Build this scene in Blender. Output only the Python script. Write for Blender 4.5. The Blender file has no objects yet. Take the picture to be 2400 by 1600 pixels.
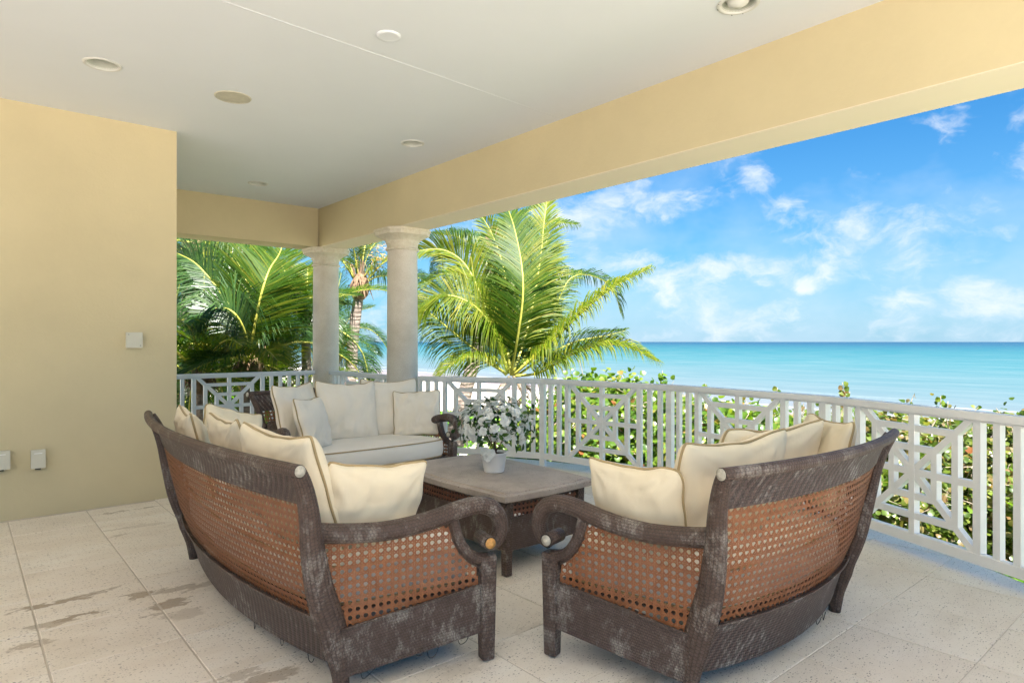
import bpy, math, random
from math import sin, cos, pi, radians, hypot, atan2, sqrt, exp
from mathutils import Vector, Matrix, noise
from mathutils.geometry import tessellate_polygon

random.seed(7)
S = bpy.context.scene
COL = S.collection
V = Vector

# ------------------------------------------------------------------ camera
YAW = radians(40.5); FPX = 1519.0; EYE = 1.4
cam_d = bpy.data.cameras.new('camera'); cam = bpy.data.objects.new('camera', cam_d); COL.objects.link(cam)
cam.location = (0, 0, EYE); cam.rotation_euler = (radians(90), 0, -YAW)
cam_d.sensor_width = 36; cam_d.lens = 36*FPX/2400; cam_d.clip_start = .05; cam_d.clip_end = 90000
cam_d.shift_y = 0.0004
S.camera = cam
def P(u, v, z):
    """world point seen at photo pixel (u,v) of 2400x1600 at depth z"""
    l = (u-1200)/FPX*z
    return V((sin(YAW)*z+cos(YAW)*l, cos(YAW)*z-sin(YAW)*l, EYE-(v-801)/FPX*z))

# ------------------------------------------------------------------ sun, sky, exposure
SUN_EL = radians(60); SUN_DIR = V((-.30, -.95, 0)).normalized()      # horizontal direction towards the sun
S.view_settings.view_transform = 'Standard'; S.view_settings.look = 'None'
S.view_settings.exposure = 2.74; S.view_settings.gamma = 1; S.view_settings.use_curve_mapping = False
sd = bpy.data.lights.new('sun', 'SUN'); sd.energy = 3.5; sd.angle = radians(.53); sd.color = (1, .965, .915)
sun = bpy.data.objects.new('sun', sd); COL.objects.link(sun)
to_sun = V((SUN_DIR.x*cos(SUN_EL), SUN_DIR.y*cos(SUN_EL), sin(SUN_EL)))
sun.rotation_euler = to_sun.to_track_quat('Z', 'Y').to_euler()

W = bpy.data.worlds.new('World'); S.world = W; W.use_nodes = True
class NT:
    """tiny helper to write node trees"""
    def __init__(s, nt): s.t = nt; s.n = nt.nodes; s.l = nt.links
    def N(s, typ, props=None, **ins):
        n = s.n.new(typ)
        for k, v in (props or {}).items(): setattr(n, k, v)
        for k, v in ins.items():
            key = int(k[1:]) if k[0] == 'i' and k[1:].isdigit() else k.replace('_', ' ')
            s.put(n.inputs[key], v)
        return n
    def put(s, sock, v):
        if isinstance(v, bpy.types.NodeSocket): s.l.new(v, sock)
        elif isinstance(v, bpy.types.Node): s.l.new(v.outputs[0], sock)
        else: sock.default_value = v
    def M(s, op, a, b=0.0, c=0.0, clamp=False):
        return s.N('ShaderNodeMath', dict(operation=op, use_clamp=clamp), i0=a, i1=b, i2=c).outputs[0]
    def VM(s, op, a, b=(0, 0, 0)):
        return s.N('ShaderNodeVectorMath', dict(operation=op), i0=a, i1=b).outputs[0]
    def mix(s, f, a, b, blend='MIX'):
        n = s.N('ShaderNodeMix', dict(data_type='RGBA', blend_type=blend))
        s.put(n.inputs[0], f); s.put(n.inputs[6], a); s.put(n.inputs[7], b); return n.outputs[2]
    def ramp(s, f, stops, interp='LINEAR'):
        n = s.N('ShaderNodeValToRGB'); s.put(n.inputs[0], f); r = n.color_ramp; r.interpolation = interp
        while len(r.elements) < len(stops): r.elements.new(.5)
        for e, (p, c) in zip(r.elements, stops):
            e.position = p; e.color = (c, c, c, 1) if isinstance(c, (int, float)) else (*c, 1)
        return n.outputs[0]
    def noise(s, vec, scale, detail=4, rough=.55, dist=0, out=0):
        n = s.N('ShaderNodeTexNoise', None, Scale=scale, Detail=detail, Roughness=rough, Distortion=dist)
        if vec is not None: s.l.new(vec, n.inputs['Vector'])
        return n.outputs[out]
    def mapr(s, v, a, b, c=0., d=1.):
        return s.N('ShaderNodeMapRange', dict(clamp=True), i0=v, i1=a, i2=b, i3=c, i4=d).outputs[0]
w = NT(W.node_tree)
bg = w.n['Background']
sky = w.N('ShaderNodeTexSky', dict(sky_type='NISHITA', sun_disc=False, sun_elevation=SUN_EL,
        sun_rotation=atan2(SUN_DIR.x, SUN_DIR.y), altitude=0, air_density=1.15, dust_density=.35, ozone_density=2.2))
tc = w.N('ShaderNodeTexCoord').outputs['Generated']
sx = w.N('ShaderNodeSeparateXYZ', None, i0=tc)
el = w.M('MAXIMUM', sx.outputs[2], 0.0)
skyc = w.mix(1.0, sky.outputs[0], (.12, .43, .66, 1), 'MULTIPLY')
# fair-weather clouds: puffs and a broken band over the sea, a low bank on the horizon, looser scatter elsewhere
az = w.M('ARCTAN2', sx.outputs[0], sx.outputs[1])
ang = w.N('ShaderNodeCombineXYZ', None, i0=az, i1=w.M('MULTIPLY', el, 1.5), i2=0.).outputs[0]
wob = w.noise(ang, 5.5, 5, .6, out=1)
angw = w.VM('ADD', ang, w.VM('MULTIPLY', w.VM('SUBTRACT', wob, (.5, .5, .5)), (.10, .10, 0)))
det = w.noise(angw, 11., 8, .62, .3)
big = w.noise(w.VM('ADD', ang, (3.1, 7.7, 0)), 2.6, 4, .55)
def skyaz(u, v): return YAW+math.atan((u-1200)/FPX), 1.5*(801-v)/hypot(hypot(FPX, u-1200), 801-v)
blob = None
for u, v, ru, rv_, k in ((1420, 505, 130, 75, .85), (1590, 455, 70, 32, .8), (1780, 412, 34, 30, .95), (1480, 610, 110, 28, .9), (1370, 600, 70, 60, .6), (1700, 615, 120, 36, 1.), (1850, 545, 90, 62, .85),
        (1990, 560, 70, 60, 1.1), (2120, 560, 62, 70, .8), (1690, 735, 120, 60, 1.05), (1870, 655, 34, 26, .9), (1590, 670, 90, 70, .6), (2110, 728, 110, 48, 1.15), (2300, 725, 130, 60, 1.2),
        (2390, 385, 60, 34, .7), (2190, 442, 26, 18, .7), (1560, 785, 90, 16, 1.1), (1850, 480, 60, 22, .6), (930, 730, 90, 50, .7), (1200, 640, 200, 60, .5), (2600, 600, 160, 80, .8), (2900, 720, 200, 60, 1.1), (600, 700, 200, 60, .7)):
    a0, e0 = skyaz(u, v); a1, e1 = skyaz(u+ru, v); _, e2 = skyaz(u, v-rv_)
    d = w.VM('MULTIPLY', w.VM('SUBTRACT', angw, (a0, e0, 0)), (1/(a1-a0), 1/(e2-e0), 0))
    ln = w.N('ShaderNodeVectorMath', dict(operation='LENGTH'), i0=d).outputs['Value']
    mk = w.M('MULTIPLY', w.mapr(ln, .2, 1.75, 1., 0.), k)
    blob = mk if blob is None else w.M('MAXIMUM', blob, mk)
scat = w.mapr(big, .52, .72, 0., .55)
cov = w.M('ADD', w.M('MULTIPLY', w.M('MAXIMUM', blob, scat), .42), w.M('ADD', w.M('MULTIPLY', w.M('SUBTRACT', det, .5), 1.75), .5))
cl = w.N('ShaderNodeMapRange', dict(clamp=True, interpolation_type='SMOOTHSTEP'), i0=cov, i1=.60, i2=1.12, i3=0., i4=1.).outputs[0]
haze = w.M('POWER', w.mapr(el, -.01, .38, 1., 0.), 1.9)
skyh = w.mix(w.M('MULTIPLY', haze, .85), skyc, (1.5, 2.5, 3.3, 1))
thin = w.M('MULTIPLY', w.mapr(w.noise(w.VM('ADD', ang, (1.7, .4, 0)), 3.3, 5, .6), .42, .66, 0, .42), w.mapr(el, .1, .5, 1., .45))
skyh = w.mix(thin, skyh, (2.9, 3.5, 4.1, 1))
shade = w.mapr(w.noise(w.VM('ADD', angw, (0, .018, 0)), 11., 4, .55), .35, .65, .0, 1.)
cc_ = w.mix(shade, (3.1, 3.55, 4.0, 1), (3.9, 4.05, 4.2, 1))
c2 = w.mix(w.M('MULTIPLY', cl, .84), skyh, cc_)
w.l.new(c2, bg.inputs[0]); bg.inputs[1].default_value = .041

# ------------------------------------------------------------------ object helpers
def tag(o, label=None, cat=None, group=None, kind=None):
    if label: o['label'] = label
    if cat: o['category'] = cat
    if group: o['group'] = group
    if kind: o['kind'] = kind
    return o
def empty(name, loc=(0, 0, 0), rz=0, label=None, cat=None, group=None):
    o = bpy.data.objects.new(name, None); COL.objects.link(o); o.location = loc; o.rotation_euler = (0, 0, rz)
    o.empty_display_size = .1
    return tag(o, label, cat, group)
class MB:
    def __init__(s): s.v = []; s.f = []; s.uv = []; s.sm = []
    def add(s, vs, fs, uvs=None, smooth=False):
        b = len(s.v); s.v += [tuple(p) for p in vs]
        for i, f in enumerate(fs):
            s.f.append(tuple(b+k for k in f)); s.sm.append(smooth)
            s.uv.append(uvs[i] if uvs else [(0, 0)]*len(f))
    def grid(s, fn, na, nb, smooth=True, uvf=None, flip=False):
        vs = [fn(i/na, j/nb) for j in range(nb+1) for i in range(na+1)]
        fs = []; uv = []
        for j in range(nb):
            for i in range(na):
                q = [(i, j), (i+1, j), (i+1, j+1), (i, j+1)]
                if flip: q.reverse()
                fs.append([b*(na+1)+a for a, b in q])
                uv.append([uvf(a/na, b/nb) if uvf else (a/na, b/nb) for a, b in q])
        s.add(vs, fs, uv, smooth)
    def box(s, c, size, M=None, top=1.0):
        """box centred at c; `top` scales the upper face in x and y; uv in metres"""
        x, y, z = size[0]/2, size[1]/2, size[2]/2
        vs = [V((a*x*(top if k > 0 else 1), b*y*(top if k > 0 else 1), k*z)) for k in (-1, 1) for a, b in ((-1, -1), (1, -1), (1, 1), (-1, 1))]
        c = V(c)
        vs = [(M @ p if M else p)+c for p in vs]
        fs = [(0, 3, 2, 1), (4, 5, 6, 7), (0, 1, 5, 4), (1, 2, 6, 5), (2, 3, 7, 6), (3, 0, 4, 7)]
        dims = [(size[0], size[1])]*2+[(size[0], size[2]), (size[1], size[2])]*2
        uv = [[(0, 0), (d[0], 0), (d[0], d[1]), (0, d[1])] for d in dims]
        s.add(vs, fs, uv)
    def tube(s, pts, rad, n=8, caps=True, up=(0, 0, 1), flat=None, smooth=True):
        """swept tube; rad float or list; flat = list/float, half width along the binormal"""
        pts = [V(p) for p in pts]; m = len(pts)
        R = rad if isinstance(rad, (list, tuple)) else [rad]*m
        F = flat if isinstance(flat, (list, tuple)) else ([flat]*m if flat else R)
        vs = []; L = 0; Ls = []; nrm = V(up)
        for i, p in enumerate(pts):
            t = (pts[min(i+1, m-1)]-pts[max(i-1, 0)])
            t = t.normalized() if t.length > 1e-9 else V((0, 0, 1))
            nrm = nrm-t*nrm.dot(t)
            if nrm.length < 1e-5: nrm = t.orthogonal()
            nrm.normalize(); b = t.cross(nrm)
            if i: L += (p-pts[i-1]).length
            Ls.append(L)
            for k in range(n):
                a = 2*pi*k/n; vs.append(p+nrm*cos(a)*R[i]+b*sin(a)*F[i])
        fs = []; uv = []
        per = 2*pi*(R[m//2]+F[m//2])/2
        for i in range(m-1):
            for k in range(n):
                k2 = (k+1) % n
                fs.append((i*n+k, i*n+k2, (i+1)*n+k2, (i+1)*n+k))
                uv.append([(Ls[i], per*k/n), (Ls[i], per*(k+1)/n), (Ls[i+1], per*(k+1)/n), (Ls[i+1], per*k/n)])
        s.add(vs, fs, uv, smooth)
        if caps:
            b0 = len(s.v)-len(vs)
            s.f.append(tuple(b0+k for k in reversed(range(n)))); s.sm.append(False); s.uv.append([(0, 0)]*n)
            s.f.append(tuple(b0+(m-1)*n+k for k in range(n))); s.sm.append(False); s.uv.append([(0, 0)]*n)
    def lathe(s, prof, c=(0, 0, 0), n=24, smooth=True):
        vs = [V((r*cos(2*pi*k/n), r*sin(2*pi*k/n), z))+V(c) for r, z in prof for k in range(n)]
        fs = [(i*n+k, i*n+(k+1) % n, (i+1)*n+(k+1) % n, (i+1)*n+k) for i in range(len(prof)-1) for k in range(n)]
        s.add(vs, fs, None, smooth)
    def slab(s, fn, na, nb, th, smooth=True, uvf=None):
        """sheet fn(a,b) given real thickness: th(a,b) offset vector"""
        T = th if callable(th) else (lambda a, b: V(th))
        s.grid(fn, na, nb, smooth, uvf)
        s.grid(lambda a, b: V(fn(a, b))+T(a, b), na, nb, smooth, uvf, flip=True)
        for e in range(4):
            if e < 2:
                bb = float(e)
                s.grid(lambda a, b: V(fn(a, bb))+T(a, bb)*b, na, 1, False, uvf, flip=(e == 0))
            else:
                aa = float(e-2)
                s.grid(lambda a, b: V(fn(aa, a))+T(aa, a)*b, nb, 1, False, uvf, flip=(e == 3))
    def build(s, name, mat, parent=None, matrix=None):
        me = bpy.data.meshes.new(name); me.from_pydata(s.v, [], s.f); me.update()
        me.polygons.foreach_set('use_smooth', s.sm)
        ul = me.uv_layers.new(name='UVMap'); flat = [c for f in s.uv for p in f for c in p]
        ul.data.foreach_set('uv', flat)
        me.materials.append(mat)
        return link(name, me, parent)
def link(name, me, parent=None):
    o = bpy.data.objects.new(name, me); COL.objects.link(o)
    if parent: o.parent = parent
    return o
def crom(pts, n):
    """Catmull-Rom through points, n samples"""
    pts = [V(p) for p in pts]; out = []; m = len(pts)-1
    for i in range(n+1):
        t = i/n*m; k = min(int(t), m-1); f = t-k
        p1, p2 = pts[k], pts[k+1]
        p0 = pts[k-1] if k > 0 else p1*2-p2
        p3 = pts[k+2] if k+2 <= m else p2*2-p1
        out.append(.5*((2*p1)+(p2-p0)*f+(2*p0-5*p1+4*p2-p3)*f*f+(3*p1-p0-3*p2+p3)*f**3))
    return out
def interp(tab, z):
    if z <= tab[0][0]: return tab[0][1]
    for (a, b), (c, d) in zip(tab, tab[1:]):
        if z <= c: return b+(d-b)*(z-a)/(c-a)
    return tab[-1][1]

# ------------------------------------------------------------------ materials
def material(name):
    m = bpy.data.materials.new(name); m.use_nodes = True
    t = NT(m.node_tree); b = t.n['Principled BSDF']
    return m, t, b
def setb(t, b, color=None, rough=None, spec=None, bump=None, strength=.3, dist=.01):
    if color is not None: t.put(b.inputs['Base Color'], (*color, 1) if isinstance(color, tuple) and len(color) == 3 else color)
    if rough is not None: t.put(b.inputs['Roughness'], rough)
    if spec is not None: b.inputs['Specular IOR Level'].default_value = spec
    if bump is not None:
        bn = t.N('ShaderNodeBump', None, Strength=strength, Distance=dist, Height=bump)
        t.l.new(bn.outputs[0], b.inputs['Normal'])
def plaster(name, c, var=.05, bump=.12, sc=60):
    m, t, b = material(name); g = t.N('ShaderNodeNewGeometry').outputs['Position']
    n = t.noise(g, 1.1, 5, .6); n2 = t.noise(g, sc, 4, .6); n3 = t.noise(g, 6, 3, .6)
    dark = tuple(x*(1-var*2.2) for x in c)
    col = t.mix(t.mapr(n, .35, .65), (*dark, 1), (*c, 1))
    col = t.mix(t.mapr(n3, .3, .75, 0, .35), col, (*[x*(1-var) for x in c], 1))
    setb(t, b, col, .85, .2, t.M('ADD', n2, t.M('MULTIPLY', n3, 1.5)), bump, .004)
    return m
M_wall = plaster('yellow_plaster', (.69, .58, .36), .04, .5, 38)
M_soffit_bounce = plaster('soffit_bounce_tint', (.86, .74, .58), .02, .1, 45)  # light bounced up from the sunlit ground, put into the colour
M_ceil = plaster('ceiling_paint', (.83, .85, .885), .012, .05, 60)
M_roof = plaster('roof_stone', (.5, .46, .4), .05)
def m_column():
    m, t, b = material('coral_stone'); g = t.N('ShaderNodeNewGeometry').outputs['Position']
    n = t.noise(g, 140, 5, .7); n2 = t.noise(g, 3, 4, .6); v = t.N('ShaderNodeTexVoronoi', None, Vector=g, Scale=95.).outputs[0]
    col = t.mix(t.mapr(n, .35, .65), (.72, .62, .50, 1), (.90, .82, .71, 1))
    col = t.mix(t.mapr(n2, .4, .7, 0, .5), col, (.58, .48, .36, 1))
    pit = t.mapr(v, .05, .22)
    col = t.mix(t.M('MULTIPLY', t.M('SUBTRACT', 1., pit), .45), col, (.3, .24, .18, 1))
    setb(t, b, col, .9, .15, t.M('ADD', t.M('MULTIPLY', n, .6), t.M('MULTIPLY', pit, .5)), .8, .006)
    return m
M_col = m_column()
def m_capital():
    m, t, b = material('cast_stone'); g = t.N('ShaderNodeNewGeometry').outputs['Position']
    n = t.noise(g, 25, 6, .7); v = t.noise(g, 180, 2, .5)
    col = t.mix(t.mapr(n, .35, .7), (.70, .60, .45, 1), (.80, .73, .60, 1))
    col = t.mix(t.mapr(v, .60, .72, 0, .6), col, (.36, .28, .18, 1))
    setb(t, b, col, .85, .2, t.M('ADD', n, v), .35, .004)
    return m
M_cap = m_capital()
def m_tile():
    m, t, b = material('keystone_tile'); g = t.N('ShaderNodeNewGeometry').outputs['Position']
    inf = t.N('ShaderNodeObjectInfo').outputs['Random']
    off = t.N('ShaderNodeCombineXYZ', None, i0=t.M('MULTIPLY', inf, 37.), i1=t.M('MULTIPLY', inf, 91.)).outputs[0]
    gp = t.VM('ADD', g, off)
    st = t.VM('MULTIPLY', gp, (1., 2.6, 1.))
    n = t.noise(t.VM('MULTIPLY', gp, (.8, 1.7, 1.)), 2.6, 6, .55)
    base = t.ramp(n, [(.25, (.76, .665, .545)), (.5, (.87, .79, .68)), (.75, (.90, .845, .755))])
    base = t.mix(t.M('MULTIPLY', inf, .40), base, (.80, .70, .58, 1))
    ns = t.noise(g, 1.6, 4, .6)
    # pits: small elongated holes scattered in drifts
    drift = t.noise(st, 2.7, 4, .65)
    def pits(sc, r0, lo, seed):
        v = t.N('ShaderNodeTexVoronoi', dict(feature='F1'), Vector=t.VM('ADD', t.VM('MULTIPLY', gp, (1., 2.3, 1.)), (seed, seed*2, 0)), Scale=sc)
        cr = t.N('ShaderNodeSeparateXYZ', None, i0=v.outputs['Color']).outputs[0]
        k = t.mapr(t.M('ADD', cr, t.M('MULTIPLY', t.M('SUBTRACT', drift, .5), 1.6)), lo, lo+.12)
        return t.M('MULTIPLY', t.mapr(v.outputs['Distance'], r0*.6, r0, 1., 0.), k)
    pit = t.M('MAXIMUM', pits(46, .28, .46, 0.), t.M('MULTIPLY', pits(95, .30, .50, 5.), .7))
    pit = t.M('MAXIMUM', pit, t.M('MULTIPLY', pits(19, .17, .74, 9.), 1.))
    col = t.mix(t.M('MULTIPLY', pit, .78), base, (.20, .15, .11, 1))
    # old water stains, brown, each with its own ragged outline
    warp = t.noise(t.VM('MULTIPLY', g, (1., 2.2, 1.)), 9., 5, .65, out=1)
    gw = t.VM('ADD', g, t.VM('MULTIPLY', t.VM('SUBTRACT', warp, (.5, .5, .5)), (.32, .26, 0.)))
    tot = None
    for (x, y, rx, ry, k) in STAINS:
        d = t.VM('MULTIPLY', t.VM('SUBTRACT', gw, (x, y, 0)), (1/rx, 1/ry, 0.))
        ln = t.N('ShaderNodeVectorMath', dict(operation='LENGTH'), i0=d).outputs['Value']
        mk = t.M('MULTIPLY', t.mapr(ln, .75, 1.05, 1., 0.), k)
        tot = mk if tot is None else t.M('MAXIMUM', tot, mk)
    col = t.mix(t.M('MULTIPLY', tot, .70), col, (.27, .185, .10, 1))
    # general grime
    col = t.mix(t.mapr(ns, .50, .75, 0, .30), col, (.56, .46, .34, 1))
    setb(t, b, col, t.mapr(n, .3, .7, .5, .68), .35, t.M('SUBTRACT', t.M('MULTIPLY', n, .3), pit), .55, .004)
    return m
def G(u, v): p = P(u, v, FPX*EYE/(v-801)); return p.x, p.y
STAINS = []
for u, v, rx, ry, k in ((130, 1412, .22, .035, 1), (235, 1385, .13, .03, .7), (180, 1444, .13, .03, 1), (118, 1462, .10, .05, .7), (327, 1393, .07, .055, .9), (400, 1412, .11, .05, .9),
        (420, 1378, .16, .05, .7), (480, 1368, .16, .04, .55), (270, 1200, .12, .03, .8), (350, 1188, .10, .025, .8), (280, 1238, .10, .03, .5), (280, 1253, .08, .025, .6),
        (65, 1510, .10, .035, .7), (430, 1440, .09, .09, .4), (357, 1441, .05, .02, .6), (620, 1590, .16, .05, .8), (340, 1230, .16, .06, .3), (570, 1580, .1, .03, .6), (1500, 1598, .2, .05, .3),
        (1100, 1560, .15, .04, .25), (1250, 1470, .12, .03, .25)):
    x, y = G(u, v); STAINS.append((x, y, rx, ry, k))
M_tile = m_tile()
M_grout = plaster('grout', (.70, .62, .52), .12, .3, 80)
M_kerb = plaster('deck_stone', (.66, .61, .53), .06, .4, 70)

def m_paint():
    m, t, b = material('white_rail_paint'); g = t.N('ShaderNodeNewGeometry').outputs['Position']
    n = t.noise(g, 7, 4, .6); n2 = t.noise(g, 90, 2)
    col = t.mix(t.mapr(n, .4, .75, 0, .5), (.93, .905, .87, 1), (.87, .845, .80, 1))
    col = t.mix(t.mapr(t.noise(g, 26, 3), .74, .78, 0, .5), col, (.42, .34, .25, 1))
    setb(t, b, col, .42, .4, n2, .06, .002)
    return m
M_paint = m_paint()
def weave_h(t, p, herring=False):
    uv = t.N('ShaderNodeUVMap').outputs[0]
    sp = t.N('ShaderNodeSeparateXYZ', None, i0=uv)
    U = t.M('DIVIDE', sp.outputs[0], p); Vv = t.M('DIVIDE', sp.outputs[1], p)
    if herring: U = t.M('ADD', U, t.M('MULTIPLY', t.M('FLOOR', Vv), .5))
    fa = t.M('FRACT', U); fb = t.M('FRACT', Vv)
    par = t.M('MODULO', t.M('ABSOLUTE', t.M('ADD', t.M('FLOOR', U), t.M('FLOOR', Vv))), 2.)
    sa = t.M('SINE', t.M('MULTIPLY', fa, pi)); sb = t.M('SINE', t.M('MULTIPLY', fb, pi))
    # strand passing over along u or v
    A = t.M('MULTIPLY', t.M('POWER', sb, .5), t.M('ADD', .35, t.M('MULTIPLY', sa, .65)))
    B = t.M('MULTIPLY', t.M('POWER', sa, .5), t.M('ADD', .35, t.M('MULTIPLY', sb, .65)))
    return t.N('ShaderNodeMix', dict(data_type='FLOAT'), i0=par, i2=A, i3=B).outputs[0], uv
def m_wicker(name, p, c0, c1, cw, wear=.5, rib=False):
    m, t, b = material(name)
    g = t.N('ShaderNodeTexCoord').outputs['Object']
    h, uv = weave_h(t, p, True)
    n = t.noise(g, 6, 6, .7); n2 = t.noise(g, 42, 4, .7); n3 = t.noise(g, 190, 3, .6)
    col = t.mix(t.mapr(n2, .3, .7), (*c0, 1), (*c1, 1))
    streak = t.noise(t.VM('MULTIPLY', g, (1.5, 1.5, .6)), 30, 6, .78)
    wm = t.M('MULTIPLY', t.mapr(t.M('ADD', n, t.M('MULTIPLY', streak, .8)), .92, 1.12), wear)
    wm = t.M('MULTIPLY', wm, t.mapr(n3, .30, .62, .25, 1.0))
    col = t.mix(wm, col, (*cw, 1))
    col = t.mix(t.M('MULTIPLY', t.mapr(h, .05, .65, 1, 0), .78), col, (.018, .013, .011, 1))
    if rib:
        sp = t.N('ShaderNodeSeparateXYZ', None, i0=uv)
        r = t.M('SINE', t.M('MULTIPLY', t.M('ADD', sp.outputs[0], t.M('MULTIPLY', sp.outputs[1], .45)), 2*pi/.034))
        col = t.mix(t.mapr(r, -.1, .7, .60, 0), col, (.03, .022, .02, 1))
        h = t.M('ADD', h, t.M('MULTIPLY', r, .35))
    setb(t, b, col, .55, .4, h, .8, .004)
    return m
WC = ((.075, .046, .034), (.135, .088, .070), (.55, .50, .44))
M_wick = m_wicker('dark_wicker', .0150, *WC, wear=.62)
M_band = m_wicker('ribbed_wicker', .012, (.10, .062, .052), (.18, .122, .105), (.62, .59, .54), wear=.9, rib=True)
M_skirt = m_wicker('weathered_wicker', .0115, (.075, .047, .037), (.135, .090, .075), (.56, .52, .46), wear=.68)
def m_cane(name, c0, c1, c2):
    m, t, b = material(name); g = t.N('ShaderNodeTexCoord').outputs['Object']
    r = t.N('ShaderNodeNewGeometry').outputs['Random Per Island']
    n = t.noise(g, 5, 4, .6)
    col = t.mix(r, (*c0, 1), (*c1, 1)); col = t.mix(t.mapr(n, .4, .7, 0, .7), col, (*c2, 1))
    setb(t, b, col, .5, .35)
    tr = t.N('ShaderNodeBsdfTranslucent', None, Color=col)
    mx = t.N('ShaderNodeMixShader', None, i0=.10, i1=b.outputs[0], i2=tr.outputs[0])
    t.l.new(mx.outputs[0], t.n['Material Output'].inputs[0])
    return m
M_cane = m_cane('cane', (.27, .095, .035), (.39, .155, .065), (.33, .15, .085))
M_caned = m_cane('dark_cane', (.17, .07, .04), (.30, .13, .075), (.2, .09, .07))
def simple(name, c, rough=.5, spec=.3, metal=0, nsc=0, namp=.1, bump=0, bsc=80):
    m, t, b = material(name); col = (*c, 1)
    g = t.N('ShaderNodeTexCoord').outputs['Object']
    if nsc:
        col = t.mix(t.mapr(t.noise(g, nsc, 5, .6), .3, .7), (*[x*(1-namp) for x in c], 1), (*[min(1, x*(1+namp)) for x in c], 1))
    setb(t, b, col, rough, spec, t.noise(g, bsc, 3) if bump else None, bump, .004)
    b.inputs['Metallic'].default_value = metal
    return m
M_endcap = simple('pale_end_grain', (.50, .46, .38), .7, .2, 0, 60, .3)
M_orange = simple('orange_end_grain', (.62, .32, .10), .55, .3, 0, 60, .3)
M_glide = simple('grey_glide', (.36, .33, .30), .6)
M_strand = simple('strand', (.05, .04, .035), .6)
M_boxp = simple('ivory_plastic', (.66, .62, .50), .4, .4, 0, 8, .03)
M_darkp = simple('dark_gap', (.05, .045, .035), .7)
M_trim = simple('painted_trim', (.74, .73, .69), .5, .3, 0, 14, .05)
M_can = simple('can_interior', (.52, .53, .46), .35, .5, 0, 10, .12)
M_spk = simple('speaker_grille', (.60, .56, .45), .7, .2, 0, 20, .08, .4, 300)
M_bulb = simple('frosted_bulb', (.62, .63, .60), .2, .5)
def m_fabric(name, c, k=1.):
    m, t, b = material(name); g = t.N('ShaderNodeTexCoord').outputs['Object']
    n = t.noise(g, 4, 3, .5); f = t.noise(g, 500, 2, .5); wr = t.noise(t.VM('MULTIPLY', g, (1., 1., .45)), 7, 3, .55, .6)
    col = t.mix(t.mapr(n, .35, .75, 0, .5), (*c, 1), (c[0]*.93, c[1]*.90, c[2]*.84, 1))
    setb(t, b, col, .88, .15, t.M('ADD', t.M('MULTIPLY', f, .05), t.M('MULTIPLY', wr, k)), .30, .03)
    b.inputs['Sheen Weight'].default_value = .15
    return m
M_fab = m_fabric('cream_canvas', (.90, .77, .56)); M_seat = m_fabric('cream_seat', (.92, .85, .74), .25)
M_fabw = m_fabric('canvas_less_warm_light', (.93, .83, .69))  # same canvas; the difference in light between sofas is put into the colour
M_pipe = m_fabric('tan_piping', (.47, .345, .18), .2)
def m_table():
    m, t, b = material('taupe_stone_top'); g = t.N('ShaderNodeTexCoord').outputs['Object']
    n = t.noise(g, 5, 6, .65); n2 = t.noise(g, 75, 3, .6); n3 = t.noise(g, 2.1, 3)
    col = t.ramp(n, [(.3, (.35, .29, .245)), (.55, (.47, .40, .345)), (.75, (.54, .47, .41))])
    pit = t.mapr(t.M('ADD', n2, t.M('MULTIPLY', n3, .25)), .745, .79)
    col = t.mix(t.M('MULTIPLY', pit, .7), col, (.08, .062, .055, 1))
    setb(t, b, col, .6, .35, t.M('SUBTRACT', t.M('MULTIPLY', n, .4), pit), .4, .004)
    return m
M_top = m_table()
M_pot = simple('white_ceramic', (.92, .91, .88), .35, .5)
M_soil = simple('soil', (.05, .035, .025), .9, .1, 0, 50, .5, .8, 90)
M_stem = simple('stem', (.13, .07, .045), .7)
def m_leaf(name, stops, trans, rough=.4, tcol=None, tw=.45, spec=.4):
    m, t, b = material(name)
    gi = t.N('ShaderNodeNewGeometry'); oi = t.N('ShaderNodeObjectInfo')
    r = t.M('FRACT', t.M('ADD', gi.outputs['Random Per Island'], oi.outputs['Random']))
    col = t.ramp(r, stops)
    g = t.N('ShaderNodeTexCoord').outputs['Object']
    col = t.mix(t.mapr(t.noise(g, 1.3, 3), .35, .7, 0, .35), col, (stops[0][1][0], stops[0][1][1], stops[0][1][2], 1))
    setb(t, b, col, rough, spec)
    tr = t.N('ShaderNodeBsdfTranslucent', None, Color=t.mix(1., col, (*trans, 1), 'MULTIPLY'))
    mx = t.N('ShaderNodeMixShader', None, i0=tw, i1=b.outputs[0], i2=tr.outputs[0])
    t.l.new(mx.outputs[0], t.n['Material Output'].inputs[0])
    return m
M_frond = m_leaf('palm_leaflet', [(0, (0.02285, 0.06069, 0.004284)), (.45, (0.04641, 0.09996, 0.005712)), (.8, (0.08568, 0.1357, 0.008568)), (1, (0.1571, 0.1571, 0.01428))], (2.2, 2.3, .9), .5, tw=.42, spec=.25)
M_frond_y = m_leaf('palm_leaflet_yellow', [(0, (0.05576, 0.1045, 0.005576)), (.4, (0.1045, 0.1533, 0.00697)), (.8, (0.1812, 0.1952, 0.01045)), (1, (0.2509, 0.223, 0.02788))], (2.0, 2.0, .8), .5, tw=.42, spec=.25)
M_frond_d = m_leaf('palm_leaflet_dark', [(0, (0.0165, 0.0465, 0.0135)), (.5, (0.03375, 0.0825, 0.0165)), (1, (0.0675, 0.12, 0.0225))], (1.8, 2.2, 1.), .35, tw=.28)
M_frond_b = m_leaf('palm_leaflet_dry', [(0, (0.16, 0.112, 0.064)), (.5, (0.256, 0.2, 0.12)), (1, (0.336, 0.272, 0.192))], (1, 1, 1), .7, tw=.25)
M_rach = simple('rachis', (.42, .40, .07), .45, .4, 0, 6, .2)
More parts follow.
